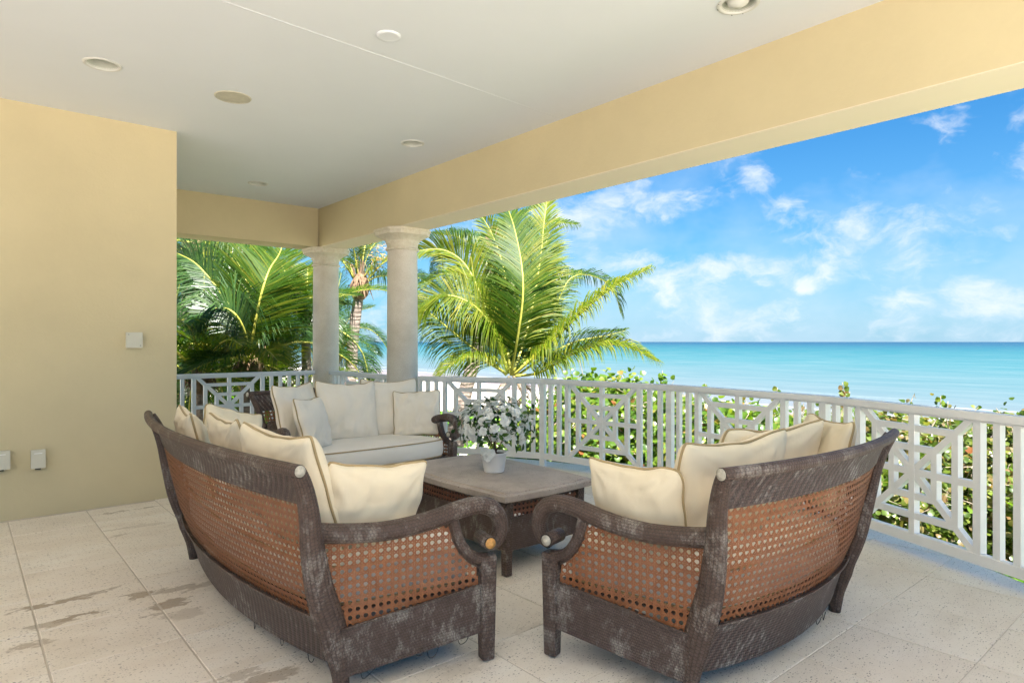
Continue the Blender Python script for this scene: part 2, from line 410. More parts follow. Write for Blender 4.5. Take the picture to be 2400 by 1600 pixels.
M_grape = m_leaf('sea_grape_leaf', [(0, (0.0365, 0.08761, 0.008761)), (.3, (0.08031, 0.1533, 0.0146)), (.7, (0.1387, 0.2191, 0.02044)), (.9, (0.2191, 0.2482, 0.0365)), (.97, (0.2774, 0.1898, 0.0511)), (1, (0.2629, 0.07301, 0.0292))], (1.9, 2.0, .8), .35, tw=.38)
M_grape2 = m_leaf('sea_grape_leaf_dry', [(0, (0.03819, 0.07637, 0.009547)), (.35, (0.08274, 0.1273, 0.01591)), (.6, (0.14, 0.1719, 0.02545)), (.8, (0.2101, 0.1719, 0.05728)), (.93, (0.191, 0.1082, 0.04455)), (1, (0.2673, 0.2292, 0.14))], (1.8, 1.8, .8), .35, tw=.36)
M_cover = m_leaf('ground_cover_leaf', [(0, (0.051, 0.1445, 0.0068)), (.5, (0.1105, 0.272, 0.0102)), (1, (0.221, 0.374, 0.0255))], (1.8, 2.1, .6), .35, tw=.42)
M_twig = simple('pale_twig', (.33, .27, .20), .8, .2, 0, 12, .35)
def m_trunk():
    m, t, b = material('palm_trunk'); g = t.N('ShaderNodeTexCoord').outputs['Object']
    sp = t.N('ShaderNodeSeparateXYZ', None, i0=g)
    wz = t.M('ADD', t.M('MULTIPLY', sp.outputs[2], 60.), t.M('MULTIPLY', t.noise(g, 5, 4), 9.))
    s = t.M('SINE', wz)
    n = t.noise(g, 12, 5, .65)
    col = t.ramp(n, [(.3, (.14, .105, .085)), (.55, (.27, .22, .185)), (.75, (.36, .31, .27))])
    col = t.mix(t.mapr(s, .2, .9, 0, .16), col, (.10, .058, .048, 1))
    setb(t, b, col, .85, .15, t.M('ADD', t.M('MULTIPLY', s, .4), n), .6, .02)
    return m
M_trunk = m_trunk()
M_fibre = simple('palm_fibre', (.20, .13, .08), .9, .1, 0, 14, .45, .8, 30)
M_wood = simple('red_brown_wood', (.26, .115, .07), .8, .2, 0, 20, .3)
def m_azalea_leaf():
    return m_leaf('azalea_leaf', [(0, (.015, .045, .012)), (.6, (.035, .085, .018)), (1, (.09, .16, .03))], (1.5, 1.8, .8), .3, tw=.25)
M_azl = m_azalea_leaf()
def m_petal():
    m, t, b = material('white_petal'); setb(t, b, (.97, .96, .93), .6, .2)
    tr = t.N('ShaderNodeBsdfTranslucent', None, Color=(.93, .94, .86, 1))
    mx = t.N('ShaderNodeMixShader', None, i0=.35, i1=b.outputs[0], i2=tr.outputs[0])
    t.l.new(mx.outputs[0], t.n['Material Output'].inputs[0]); return m
M_petal = m_petal()
def m_sand():
    m, t, b = material('beach_sand'); g = t.N('ShaderNodeNewGeometry').outputs['Position']
    n = t.noise(g, .12, 6, .6); n2 = t.noise(g, 1.6, 5, .65)
    sp = t.N('ShaderNodeSeparateXYZ', None, i0=g)
    col = t.ramp(n, [(.3, (.56, .50, .41)), (.7, (.70, .645, .55))])
    col = t.mix(t.mapr(n2, .45, .7, 0, .35), col, (.46, .38, .29, 1))
    setb(t, b, col, .9, .1, n2, .5, .15)
    return m
M_sand = m_sand()
def m_sea():
    m, t, b = material('sea_water'); g = t.N('ShaderNodeNewGeometry').outputs['Position']
    sp = t.N('ShaderNodeSeparateXYZ', None, i0=g)
    nw = t.noise(t.VM('MULTIPLY', g, (1., .16, 0.)), .02, 5, .6)
    nf = t.noise(t.VM('MULTIPLY', g, (1., .22, 0.)), .22, 5, .65)
    shf = t.M('MULTIPLY', t.mapr(sp.outputs[1], 25., 70., 1., 0.), 9.)
    d = t.M('ADD', t.M('ADD', t.M('SUBTRACT', sp.outputs[0], 52.), shf), t.M('MULTIPLY', t.M('SUBTRACT', nw, .5), 30.))
    lg = t.M('LOGARITHM', t.M('MAXIMUM', d, 1.), 10.)
    col = t.ramp(t.M('DIVIDE', lg, 4.), [(0, (0.209, 0.1672, 0.164)), (.14, (0.1425, 0.1368, 0.1435)), (.28, (0.09975, 0.1254, 0.1394)), (.42, (0.0589, 0.1155, 0.1312)), (.52, (0.0304, 0.1064, 0.1246)), (.62, (0.0114, 0.0874, 0.1107)), (.70, (0.00285, 0.0646, 0.0984)), (.78, (0.000475, 0.04408, 0.0861)), (.95, (0.000285, 0.03344, 0.07544))])
    col = t.mix(t.mapr(nf, .42, .66, 0, .55), col, t.mix(.45, col, (.17, .20, .20, 1)))
    wv = t.noise(t.VM('MULTIPLY', g, (1., .35, 0.)), .9, 4, .6)
    fm = t.M('ADD', t.M('DIVIDE', d, 3.2), t.M('MULTIPLY', t.noise(t.VM('MULTIPLY', g, (1., .3, 0.)), .16, 5, .6), 3.))
    foam = t.M('MULTIPLY', t.mapr(t.M('SINE', t.M('MULTIPLY', fm, 2.2)), .86, .98), t.mapr(d, -4., 26., 1., 0.))
    col = t.mix(t.M('MULTIPLY', foam, t.mapr(t.noise(g, 1.3, 4, .7), .4, .6)), col, (.62, .64, .62, 1))
    setb(t, b, col, .5, .07, t.M('ADD', wv, nf), .45, .35)
    return m
M_sea = m_sea()

# ================================================================== SETTING
GZ = -3.3
def struct(name, mb, mat, parent=None):
    o = mb.build(name, mat, parent)
    if not parent: o['kind'] = 'structure'
    return o
# terrain: garden, dune and beach in one sheet running out under the sea
def ground_fn(a, b):
    x = -60+(a**1.6)*260; y = -80+b*520
    z = GZ+.5*noise.noise(V((x*.06, y*.06, 0)))*min(1, max(0, (x-12)/10))
    xs = x+9*max(0., min(1., 1-(y-25)/45))
    if xs > 34: z -= (xs-34)*.02+max(0, xs-46)*.05
    if x > 12: z += .35*exp(-((x-22-3*sin(y*.07))/6)**2)
    return V((x, y, z))
g = MB(); g.grid(ground_fn, 90, 120); struct('beach_sand', g, M_sand)
g = MB(); g.add([(30, -9000, -3.78), (60000, -40000, -3.78), (60000, 60000, -3.78), (30, 60000, -3.78)], [(0, 1, 2, 3)])
struct('sea', g, M_sea)

# balcony plan: the rail bows out in an arc
ARC = V((.75, 3.75, 0)); AR = 4.60
RV = [V((4.30, 6.76, 0)), V((5.027, 5.349, 0)), V((5.284, 3.809, 0)), V((5.110, 2.247, 0)), V((4.468, .789, 0)), V((3.42, -.41, 0))]   # corners of the faceted rail
def arcp(ang, r=AR, z=0): return V((ARC.x+r*cos(ang), ARC.y+r*sin(ang), z))
ANG0 = atan2(6.9-3.75, 4.30-.75+.05)
arc_pts = [arcp(ANG0-(ANG0+1.15)*i/40, AR+.27) for i in range(41)]
outline = [V((-5.6, 9.35, 0)), V((4.42, 9.35, 0)), V((4.42, 7.0, 0))]
outline = [V((-5.6, -7, 0))]+[V((arc_pts[-1].x, -7, 0))]+list(reversed(arc_pts))+[V((4.42, 9.35, 0)), V((-5.6, 9.35, 0))]  # deck carried on unseen behind the camera as a sunlit bounce surface
def prism(mb, poly, z0, z1):
    n = len(poly); vs = [(p.x, p.y, z0) for p in poly]+[(p.x, p.y, z1) for p in poly]
    tri = tessellate_polygon([[V((p.x, p.y, 0)) for p in poly]])
    fs = []
    for t in tri:
        a, b, c = t; A, B, C = poly[a], poly[b], poly[c]
        up = (B-A).cross(C-A).z > 0
        t1 = (a+n, b+n, c+n) if up else (a+n, c+n, b+n); t0 = (a, c, b) if up else (a, b, c)
        fs += [t1, t0]
    for i in range(n): j = (i+1) % n; fs.append((i, j, j+n, i+n))
    mb.add(vs, fs)
g = MB(); prism(g, outline, -.45, -.034); deck = struct('deck_slab', g, M_kerb)
g = MB(); prism(g, [p-(p-ARC).normalized()*.0 for p in outline], -.034, -.004)
floor = struct('floor', g, M_grout)
# stone tiles, each its own piece
X0, DX, Y0, DY = .294, .515, 6.39, .505
TH = .02
me_t = {}
def tile_mesh(w_, d_):
    key = (round(w_, 3), round(d_, 3))
    if key not in me_t:
        mb = MB(); x, y = w_/2, d_/2; b = .003
        ring = lambda q, z: [(-x+q, -y+q, z), (x-q, -y+q, z), (x-q, y-q, z), (-x+q, y-q, z)]
        vs = ring(0, -TH)+ring(0, -b)+ring(b, 0)
        fs = [(8, 9, 10, 11)]
        for k in range(4):
            j = (k+1) % 4; fs += [(k, j, j+4, k+4), (k+4, j+4, j+8, k+8)]
        mb.add(vs, fs); me = bpy.data.meshes.new('tile'); me.from_pydata(mb.v, [], mb.f); me.materials.append(M_tile); me_t[key] = me
    return me_t[key]
def clip(poly, a, b):
    out = []
    for i in range(len(poly)):
        p, q = poly[i], poly[(i+1) % len(poly)]
        sp_ = (b-a).cross(p-a).z; sq = (b-a).cross(q-a).z
        if sp_ >= 0: out.append(p)
        if (sp_ >= 0) != (sq >= 0): out.append(p+(q-p)*(sp_/(sp_-sq)))
    return out
edge_arc = [arcp(ANG0+.02-(ANG0+1.2)*i/16, AR+.25) for i in range(17)]
rndt = random.Random(3)
for i in range(-2, 11):
    for j in range(-6, 27):
        xa, xb = X0+DX*i+.0038, X0+DX*(i+1)-.0038; yb, ya = Y0-DY*j-.002, Y0-DY*(j+1)+.002
        if yb > 6.42 and xa < 1.2: continue
        if ya > 9.3 or yb < -6.9: continue
        if xa < -.9 and 0 < yb < 3.5: continue
        if xa > 2.2 and yb < -.2: continue
        lim_y = 6.6
        poly = [V((xa, ya, 0)), V((xb, ya, 0)), V((xb, yb, 0)), V((xa, yb, 0))]
        full = True
        if xb > 3.9:
            if ya > lim_y:
                if xa > 4.39: continue
                p2 = clip(poly, V((4.40, 0, 0)), V((4.40, 1, 0)))
            else:
                p2 = poly
                for a, b in zip(edge_arc, edge_arc[1:]): p2 = clip(p2, b, a)
                if not p2: continue
            ar = abs(sum(p2[k].cross(p2[(k+1) % len(p2)]).z for k in range(len(p2))))/2 if len(p2) > 2 else 0
            if ar < .0004: continue
            full = ar > (xb-xa)*(yb-ya)-1e-4
            poly = p2
        if full:
            o = link('tile', tile_mesh(xb-xa, yb-ya), floor); o.location = ((xa+xb)/2, (ya+yb)/2, rndt.uniform(-.0012, .0008))
        else:
            c = sum(poly, V())/len(poly); mb = MB(); n = len(poly)
            vs = [(p.x-c.x, p.y-c.y, -TH) for p in poly]+[(p.x-c.x, p.y-c.y, 0) for p in poly]
            mb.add(vs, [tuple(range(n, 2*n))]+[(k, (k+1) % n, (k+1) % n+n, k+n) for k in range(n)])
            o = mb.build('tile', M_tile, floor); o.location = (c.x, c.y, 0)
# house wall, ceiling, beams
CZ = 3.305; BZ = 2.76; YW = 6.45; XC = 1.506; XB = 3.93; YB = 8.86
g = MB(); g.box(((-5.6+XC)/2, (YW+9.30)/2, (CZ+.4-.5)/2), (XC+5.6, 9.30-YW, CZ+.9)); wall = struct('house_wall', g, M_wall)
tag(wall, 'yellow plastered end wall of the terrace at the left', 'wall'); wall.pop('kind')
hb = empty('roof_beam', (4.13, 2.0, BZ), 0, 'long yellow plastered beam over the open sea side', 'beam')
g = MB(); g.box((0, (9.28-2.6)/2-2.0, (CZ-BZ)/2+.05), (.40, 11.88, CZ-BZ+.1)); g.build('beam_body', M_wall, hb)
g = MB(); g.box((0, (9.28-2.6)/2-2.0-.11, -.003), (.398, 11.64, .006)); g.build('beam_soffit_bounce', M_soffit_bounce, hb)  # thin strip added under the beam to carry the painted bounce light
hb2 = empty('roof_beam', (2.715, 9.07, BZ), 0, 'short yellow plastered beam across the far end above the left railing', 'beam')
g = MB(); g.box((-.0, 0, (CZ-BZ)/2+.05), (2.42-.008, .42, CZ-BZ+.1)); g.build('beam_body', M_wall, hb2)

LIGHTS = [(240, 151, .092, 'can'), (546, 228, .135, 'speaker'), (911, 84, .075, 'cover'), (967, 336, .088, 'can'), (605, 430, .092, 'can'), (1730, 10, .092, 'eye')]
def CP(u, v): return P(u, v, FPX*(CZ-EYE)/(801-v))
holes = []
for u, v, r, k in LIGHTS:
    if k in ('can', 'eye'):
        c = CP(u, v); holes.append([V((c.x+r*cos(-2*pi*i/32), c.y+r*sin(-2*pi*i/32), 0)) for i in range(32)])
outer = [V((-5.6, -2.6, 0)), V((XB+.1, -2.6, 0)), V((XB+.1, YB+.1, 0)), V((-5.6, YB+.1, 0))]
polys = [outer]+holes; flatp = [p for q in polys for p in q]
tri = tessellate_polygon(polys)
g = MB(); g.add([(p.x, p.y, CZ) for p in flatp], [(a, c, b) if (flatp[b]-flatp[a]).cross(flatp[c]-flatp[a]).z > 0 else (a, b, c) for a, b, c in tri])
ceiling = struct('ceiling', g, M_ceil)
g = MB(); a = CP(500, -8); b = CP(1335, 284)
g.tube([V((XB-.02-2.9, 3.80, CZ)), V((XB-1.4, 3.87, CZ)), V((XB, 3.935, CZ))], .0018, 6, flat=.004); g.build('plaster_seam', M_ceil, ceiling)
g = MB(); g.box((-.25, 3.35, CZ+.36), (10.9, 12.0, .4)); struct('roof_slab', g, M_roof)  # unseen eave added to shade the rail; rear edge set for bounce light

LLAB = {0: 'recessed round can light nearest the yellow wall', 3: 'recessed round can light close to the long beam, right of the seat corner', 4: 'small far recessed can light above the short far beam',
        5: 'eyeball downlight with peeling rim at the top edge beside the long beam', 1: 'flush round ceiling speaker with yellowed grille', 2: 'flush round white blank cover on the ceiling beyond the seam'}
for i, (u, v, r, k) in enumerate(LIGHTS):
    c = CP(u, v)
    nm = {'can': 'recessed_light', 'eye': 'recessed_light', 'speaker': 'ceiling_speaker', 'cover': 'ceiling_cover'}[k]
    t = empty(nm, (c.x, c.y, CZ), 0, LLAB[i], {'can': 'ceiling light', 'eye': 'ceiling light', 'speaker': 'speaker', 'cover': 'cover plate'}[k], 'recessed ceiling lights' if k in ('can', 'eye') else None)
    if k in ('can', 'eye'):
        g = MB(); g.lathe([(r-.004, .006), (r+.002, -.006), (r+.010, -.009), (r+.022, -.006), (r+.026, -.0005)], n=36); g.build('trim_ring', M_trim, t)
        g = MB(); g.lathe([(r-.002, 0), (r-.012, .05), (r-.03, .11), (.0001, .112)], n=32); g.build('reflector_can', M_can, t)
        if k == 'can':
            g = MB(); g.lathe([(.0001, .035), (.02, .037), (.038, .048), (.044, .07), (.03, .11)], n=20); g.build('bulb', M_bulb, t)
        else:
            g = MB(); g.lathe([(.0001, -.016), (.03, -.013), (.055, .002), (.068, .03), (.07, .06), (.05, .1)], n=28); g.build('eyeball', M_trim, t)
            for q in range(9):
                aa = q*.55+.3; g = MB(); rr = r+.02
                if q in (0, 1, 3, 4, 6):
                    g.box((rr*cos(aa), rr*sin(aa), -.0075), (.006+.004*(q % 2), .004, .001)); g.build('paint_chip', M_darkp, t)
    elif k == 'speaker':
        g = MB(); g.lathe([(r, 0), (r-.004, -.006), (r-.014, -.008), (r-.017, -.005)], n=40); g.build('trim_ring', M_spk, t)
        g = MB(); g.lathe([(r-.017, -.005), (r*.5, -.0065), (.0001, -.007)], n=40); g.build('grille', M_spk, t)
    else:
        g = MB(); g.lathe([(r, 0), (r-.002, -.008), (r-.012, -.012), (r-.02, -.011), (.0001, -.011)], n=40); g.build('cover_disc', M_ceil, t)

# wall boxes
def wallp(u, v):
    d = P(u, v, 1)-V((0, 0, EYE)); k = YW/d.y; return V((d.x*k, YW, EYE+d.z*k))
def wbox(u0, v0, u1, v1, depth, label, lid):
    a = wallp(u0, v1); b = wallp(u1, v0); c = (a+b)/2; w_, h_ = b.x-a.x, b.z-a.z
    t = empty('junction_box' if not lid else 'outlet_box', (c.x, YW, c.z), 0, label, 'wall box', None)
    g = MB(); g.box((0, -depth/2, 0), (w_*.94, depth, h_*.94)); g.build('box_body', M_boxp, t)
    g = MB()
    def face(a, b):
        x = (a-.5)*w_; z = (b-.5)*h_; return V((x, -depth-.002, z))
    g.slab(face, 1, 1, V((0, -.012, 0)), False); o = g.build('cover', M_boxp, t)
    mod = o.modifiers.new('bev', 'BEVEL'); mod.width = .004; mod.segments = 2
    if lid:
        g = MB(); g.box((0, -depth-.0155, h_*.31), (w_*.55, .003, h_*.035)); g.build('label_strip', M_paint, t)
        g = MB(); g.box((.0, -depth*.5, -h_*.5-.008), (w_*.4, .02, .014)); g.build('latch', M_darkp, t)
    else:
        for sx_, sz_ in ((-.36, .36), (.36, -.36)):
            g = MB(); g.lathe([(.0045, 0), (.0045, .002), (.0001, .003)], n=10)
            o = g.build('screw', M_glide, t); o.location = (sx_*w_, -depth-.014, sz_*h_); o.rotation_euler = (radians(90), 0, 0)
wbox(293, 779, 331, 815, .045, 'square ivory junction box on the yellow wall right of centre', False)
wbox(71, 1050, 105, 1096, .05, 'ivory outlet box with a lift lid low on the yellow wall', True)
wbox(-26, 1053, 23, 1101, .05, 'ivory outlet box at the far left, cut by the picture edge', True)

# columns
def column(x, y, label):
    t = empty('column', (x, y, 0), 0, label, 'column', 'round stone columns')
    g = MB(); prof = []
    for k in range(25):
        z = 2.52*k/24; r = .190-.010*(k/24)**1.6; prof.append((r, z))
    g.lathe(prof, n=48); g.build('shaft', M_col, t)
    g = MB(); g.lathe([(.18, 2.505), (.198, 2.508), (.205, 2.52), (.20, 2.534), (.188, 2.54)], n=48); g.build('neck_ring', M_cap, t)
    g = MB(); n = 64
    def sq(a, h, ch=.80):
        c_, s_ = abs(cos(a)), abs(sin(a)); r1 = h/max(c_, s_); r2 = h*sqrt(2)*ch/((c_+s_)/sqrt(2)); return min(r1, r2)
    lev = [(2.54, .186, 0, 0), (2.585, .19, 0, 0), (2.60, .20, 0, 0), (2.615, .203, .0, 0), (2.632, .21, .25, 0), (2.655, .235, .6, 0), (2.68, .27, 1, 0), (2.684, .283, 1, 0), (2.725, .290, 1, 0), (2.728, .30, 1, 0), (2.757, .302, 1, 0)]
    vs = []
    for z, r, q, _ in lev:
        for k in range(n):
            a = 2*pi*k/n; rr = r*(1-q)+sq(a, r)*q; vs.append(V((rr*cos(a), rr*sin(a), z)))
    fs = [(i*n+k, i*n+(k+1) % n, (i+1)*n+(k+1) % n, (i+1)*n+k) for i in range(len(lev)-1) for k in range(n)]
    g.add(vs, fs+[tuple(range((len(lev)-1)*n, len(lev)*n))]); g.build('capital', M_cap, t)
column(4.13, 9.07, 'stone column at the far corner where the two beams meet')
column(4.13, 6.90, 'nearer stone column under the long beam, right of the corner column')

# ------------------------------------------------------------------ railings
RT, RB = .985, .080        # top and bottom of the rail
def bar(parent, name, a, b, wd, dp, across):
    """rectangular bar from a to b; wd = width in the panel plane, dp = depth across it"""
    a, b = V(a), V(b); t = (b-a).normalized(); n = V(across).normalized(); s = t.cross(n).normalized()
    vs = [p+s*i*wd/2+n*j*dp/2 for p in (a, b) for i, j in ((-1, -1), (1, -1), (1, 1), (-1, 1))]
    mb = MB(); mb.add(vs, [(0, 1, 2, 3), (7, 6, 5, 4), (0, 4, 5, 1), (1, 5, 6, 2), (2, 6, 7, 3), (3, 7, 4, 0)])
    return mb.build(name, M_paint, parent)
def fret(parent, A, B):
    """fretwork panel between stile centres A and B (floor points)"""
    A, B = V((A.x, A.y, 0)), V((B.x, B.y, 0)); ax = (B-A); Wp = ax.length; ax.normalize(); n = V((-ax.y, ax.x, 0)); C = (A+B)/2
    z0, z1 = RB+.062, RT-.034; H = z1-z0; zc = (z0+z1)/2
    fp = empty('fretwork_panel', (0, 0, 0)); fp.parent = parent
    q = lambda s, r: C+ax*(s*Wp/2)+V((0, 0, zc+r*H/2))
    wd = .042; D = .046
    for s in (-1, 1): bar(fp, 'stile', q(s, -1), q(s, 1), .047, .05, n)
    k1, k2 = .68, .36
    bar(fp, 'centre_bar', q(0, -1), q(0, 1), wd, D+.002, n)
    e = .047/Wp
    bar(fp, 'centre_bar', q(-1+e, 0), q(1-e, 0), wd, D-.002, n)
    for s in (-1, 1):
        for r in (-1, 1): bar(fp, 'diagonal_bar', q(s*(1-e), r), q(s*.03, r*.03), wd, D-.006, n)
    for i, k in enumerate((k1, k2)):
        kz = k+.03
        for s in (-1, 1):
            bar(fp, 'fret_bar', q(s*k, -kz), q(s*k, kz), wd, D-.0035, n)
            bar(fp, 'fret_bar', q(-k, s*kz), q(k, s*kz), wd, D-.0045, n)
    return fp
def rail_strip(parent, name, pts, z, wd, h):
    mb = MB(); pts = [V((p.x, p.y, 0)) for p in pts]; vs = []
    m = len(pts)
    for i, p in enumerate(pts):
        t = (pts[min(i+1, m-1)]-pts[max(i-1, 0)]).normalized(); s = V((-t.y, t.x, 0))
        c = .006
        for a, b in ((-wd/2, 0), (wd/2, 0), (wd/2, h-c), (wd/2-c, h), (-wd/2+c, h), (-wd/2, h-c)):
            vs.append(p+s*a+V((0, 0, z+b)))
    n = 6; fs = []
    for i in range(m-1):
        for k in range(n): fs.append((i*n+k, i*n+(k+1) % n, (i+1)*n+(k+1) % n, (i+1)*n+k))
    fs += [tuple(reversed(range(n))), tuple((m-1)*n+k for k in range(n))]
    mb.add(vs, fs); return mb.build(name, M_paint, parent)
def baluster(parent, p, t, wd=.041, name='baluster', z0=RB+.05, z1=RT-.03):
    n = V((-t.y, t.x, 0)); return bar(parent, name, V((p.x, p.y, z0)), V((p.x, p.y, z1)), wd, .042, n)
# curved railing
rl = empty('balcony_railing', (0, 0, 0), 0, 'long curved white railing with square fretwork panels along the sea side', 'railing')
RV[0] = V((4.262, 6.717, 0))
offs = lambda d: [V(p)+(V(p)-ARC).normalized()*d for p in RV]
rail_strip(rl, 'top_rail', RV, RT-.047, .086, .047)
rail_strip(rl, 'under_rail', RV, RT-.062, .046, .015)
rail_strip(rl, 'bottom_rail', RV, RB, .052, .066)
GAP = .343
for k, p in enumerate(RV[1:5]):
    t = (RV[k+2]-RV[k]).normalized(); bar(rl, 'post', V((p.x, p.y, -.004)), V((p.x, p.y, RT-.05)), .060, .060, V((-t.y, t.x, 0)))
for k in range(5):
    A, B = (RV[k+1], RV[k]) if k == 0 else (RV[k], RV[k+1]); L = 1.57; ax = (B-A).normalized()
    fret(rl, A+ax*GAP, A+ax*(L-GAP))
    for d in (GAP/3, 2*GAP/3, L-2*GAP/3, L-GAP/3)+((L-.01,) if k == 0 else ()): baluster(rl, A+ax*d, ax)
# straight railings
def straight(label, A, B, panel, bals):
    r = empty('balcony_railing', (0, 0, 0), 0, label, 'railing'); A, B = V((*A, 0)), V((*B, 0)); ax = (B-A).normalized()
    rail_strip(r, 'top_rail', [A, B], RT-.047, .086, .047); rail_strip(r, 'under_rail', [A, B], RT-.062, .046, .015); rail_strip(r, 'bottom_rail', [A, B], RB, .052, .066)
    fret(r, A+ax*panel[0], A+ax*panel[1])
    for d in bals: baluster(r, A+ax*d, ax)
    return r
def railx(u):   # where the view ray crosses y=9.07
    d = P(u, 801, 1); return d.x*9.07/d.y
pl, pr = railx(454), railx(615)
dd = (railx(718)-railx(636))/4
straight('straight white railing between the yellow wall and the corner column', (XC+.0, 9.07), (4.13-.165, 9.07), (pl-XC, pr-XC), [railx(427)-XC, railx(427)-XC-.13]+[railx(636)+dd*i-XC for i in range(5)])
def raily(u):
    d = P(u, 801, 1); return d.y*4.13/d.x
y0, y1 = 9.07-.17, 6.90+.17
straight('short white railing between the two stone columns', (4.13, y0), (4.13, y1), (.36, 1.26+.20), [.12, .24, 1.59, 1.71])

# ================================================================== SOFAS
PH = radians(13.5)
POST = [(0, .012), (.12, .0), (.25, -.022), (.42, -.085), (.60, -.125), (.75, -.152), (.86, -.182), (.94, -.222)]   # z -> y
PFL = [(0, 0), (.30, .0), (.60, .03), (.80, .075), (.94, .12)]                                                      # z -> flare outward
def make_sofa(label, group, loc, rz, w_, bow, cap_mat, strands, rnd):
    t = empty('wicker_sofa', loc, rz, label, 'sofa', group); hw = w_/2
    def side(sg, s, z, out=0.): # point on the arm plane
        return V((sg*(hw+s*sin(PH)+out*cos(PH)), s*cos(PH)-out*sin(PH), z))
    def back(x01, z, off=0.):   # point on the bowed back, x01 in -1..1
        xw = hw+interp(PFL, z); return V((x01*xw, interp(POST, z)-bow*(1-x01*x01)-off, z))
    # back posts
    for sg in (-1, 1):
        zs = [0, .06, .12, .2, .28, .36, .45, .55, .65, .75, .83, .89, .93]
        pts = [V((sg*(hw+interp(PFL, z)), interp(POST, z), z)) for z in zs]
        pts = crom(pts, 26)
        fl = [interp([(0, .030), (.1, .038), (.22, .060), (.38, .060), (.55, .052), (.75, .041), (.88, .034), (.94, .029)], p.z) for p in pts]
        g = MB(); g.tube(pts, [.024]*len(pts), 14, up=(1, 0, 0), flat=fl); g.build('back_post', M_wick, t)
    # top roll and its ribbed band
    n = 28; zt = .938
    pts = [back(-1+2*i/n, zt)+V((0, -.008, 0)) for i in range(n+1)]
    ext = (pts[0]-pts[1]).normalized()*.03; pts = [pts[0]+ext]+pts+[pts[-1]+V((-ext.x, ext.y, 0))]
    g = MB(); g.tube(pts, .024, 14); roll = g.build('top_rail', M_wick, t)
    for e, q in ((pts[0], pts[1]), (pts[-1], pts[-2])):
        d = (e-q).normalized(); g = MB()
        g.tube([e, e+d*.004, e+d*.0045, e+d*.0065], [.0215, .0215, .012, .011], 18); g.build('end_medallion', M_endcap, t)
    g = MB(); g.slab(lambda a, b: back(-1+2*a, .925-.135*b, .006), 36, 6, V((0, .026, 0)), True, lambda a, b: (a*2*hw, b*.135)); g.build('back_band', M_band, t)
    # cane webbing, woven strip by strip
    PC = .0315
    def cane(fn, La, Lb, inside=None, mat=M_cane, nm='cane_panel'):
        mb = MB(); na, nb = int(La/PC)+1, int(Lb/PC)+1
        V4 = [0]
        def seg(a0, b0, a1, b1, wv, off):
            if not (-1e-6 <= (a0+a1)/2 <= La and -1e-6 <= (b0+b1)/2 <= Lb): return
            if inside and not inside((a0+a1)/2, (b0+b1)/2): return
            dx, dy = a1-a0, b1-b0; L = hypot(dx, dy); nx, ny = -dy/L*wv/2, dx/L*wv/2
            c = [(a0+nx, b0+ny), (a0-nx, b0-ny), (a1-nx, b1-ny), (a1+nx, b1+ny)]
            mb.add([fn(min(max(x, 0), La), min(max(y, 0), Lb), off) for x, y in c], [(0, 1, 2, 3)])
        for j in range(nb+1):
            for o_ in (-.12, .12):
                y = (j+o_)*PC
                for i in range(na): seg(i*PC, y, (i+1)*PC, y, PC*.205, .0 if (i+j) % 2 else .0014)
        for i in range(na+1):
            for o_ in (-.115, .115):
                x = (i+o_)*PC
                for j in range(nb): seg(x, j*PC, x, (j+1)*PC, PC*.205, .0007)
        for i in range(na+1):
            for j in range(nb+1):
                x, y = i*PC, j*PC
                seg(x+.5*PC, y, x, y+.5*PC, PC*.17, .0026); seg(x+.5*PC, y, x+PC, y+.5*PC, PC*.17, -.0018)
                seg(x, y+.5*PC, x+.5*PC, y+PC, PC*.17, -.0018); seg(x+PC, y+.5*PC, x+.5*PC, y+PC, PC*.17, .0026)
        return mb.build(nm, mat, t)
    Lx, Lz = 2*hw+.04, .50
    cane(lambda a, b, o_: back(-.985+1.97*a/Lx, .295+b, o_), Lx, Lz)
    # back skirt
    def bs(a, b): return back(-1+2*a, .305-.205*b-.02*b*(1-(2*a-1)**2), .02-.03*b)
    g = MB(); g.slab(bs, 36, 5, V((0, .03, 0)), True, lambda a, b: (a*2*hw, b*.2)); g.build('back_skirt', M_band, t)
    pts = [back(-1+2*i/30, .305, .020) for i in range(31)]
    g = MB(); g.tube(pts, .006, 6); g.build('piping', M_wick, t)
    # arms
    for sg in (-1, 1):
        A = [(-.125, .665), (-.05, .648), (.04, .636), (.12, .629), (.2, .627), (.3, .634), (.4, .650), (.5, .674), (.57, .685), (.625, .682), (.672, .66), (.70, .622), (.709, .58), (.700, .542), (.678, .514), (.648, .502)]
        pts = crom([side(sg, s, z) for s, z in A], 60)
        rr = [interp([(0, .050), (38, .048), (46, .044), (60, .036)], i) for i in range(61)]
        ax = side(sg, 0, 0, 1)-side(sg, 0, 0, 0)
        g = MB(); g.tube(pts, [r*.80 for r in rr], 12, up=(0, 0, 1), flat=rr); g.build('arm_rail', M_wick, t)
        c = side(sg, .628, .532); g = MB(); g.tube([c-ax*.045, c+ax*.066], .030, 16); g.tube([c+ax*.066, c+ax*.070], .031, 16); g.build('scroll_roll', M_wick, t)
        for s2 in (-1, 1):
            e = c+ax*(.070 if s2 > 0 else -.045); g = MB(); d = ax*s2
            g.tube([e, e+d*.003, e+d*.0032, e+d*.006, e+d*.0062, e+d*.009], [.0235, .0235, .017, .017, .009, .0085], 18)
            g.build('end_cap', cap_mat if s2 == 1 else M_endcap, t)
        st = crom([side(sg, s, z) for s, z in ((.475, .655), (.490, .60), (.510, .54), (.545, .487), (.590, .457), (.640, .448))], 20)
        g = MB(); g.tube(st, .034, 10, up=ax, flat=.026); g.build('arm_stile', M_wick, t)
        # front leg, tapering
        g = MB(); M = Matrix.Rotation(-sg*PH, 3, 'Z')
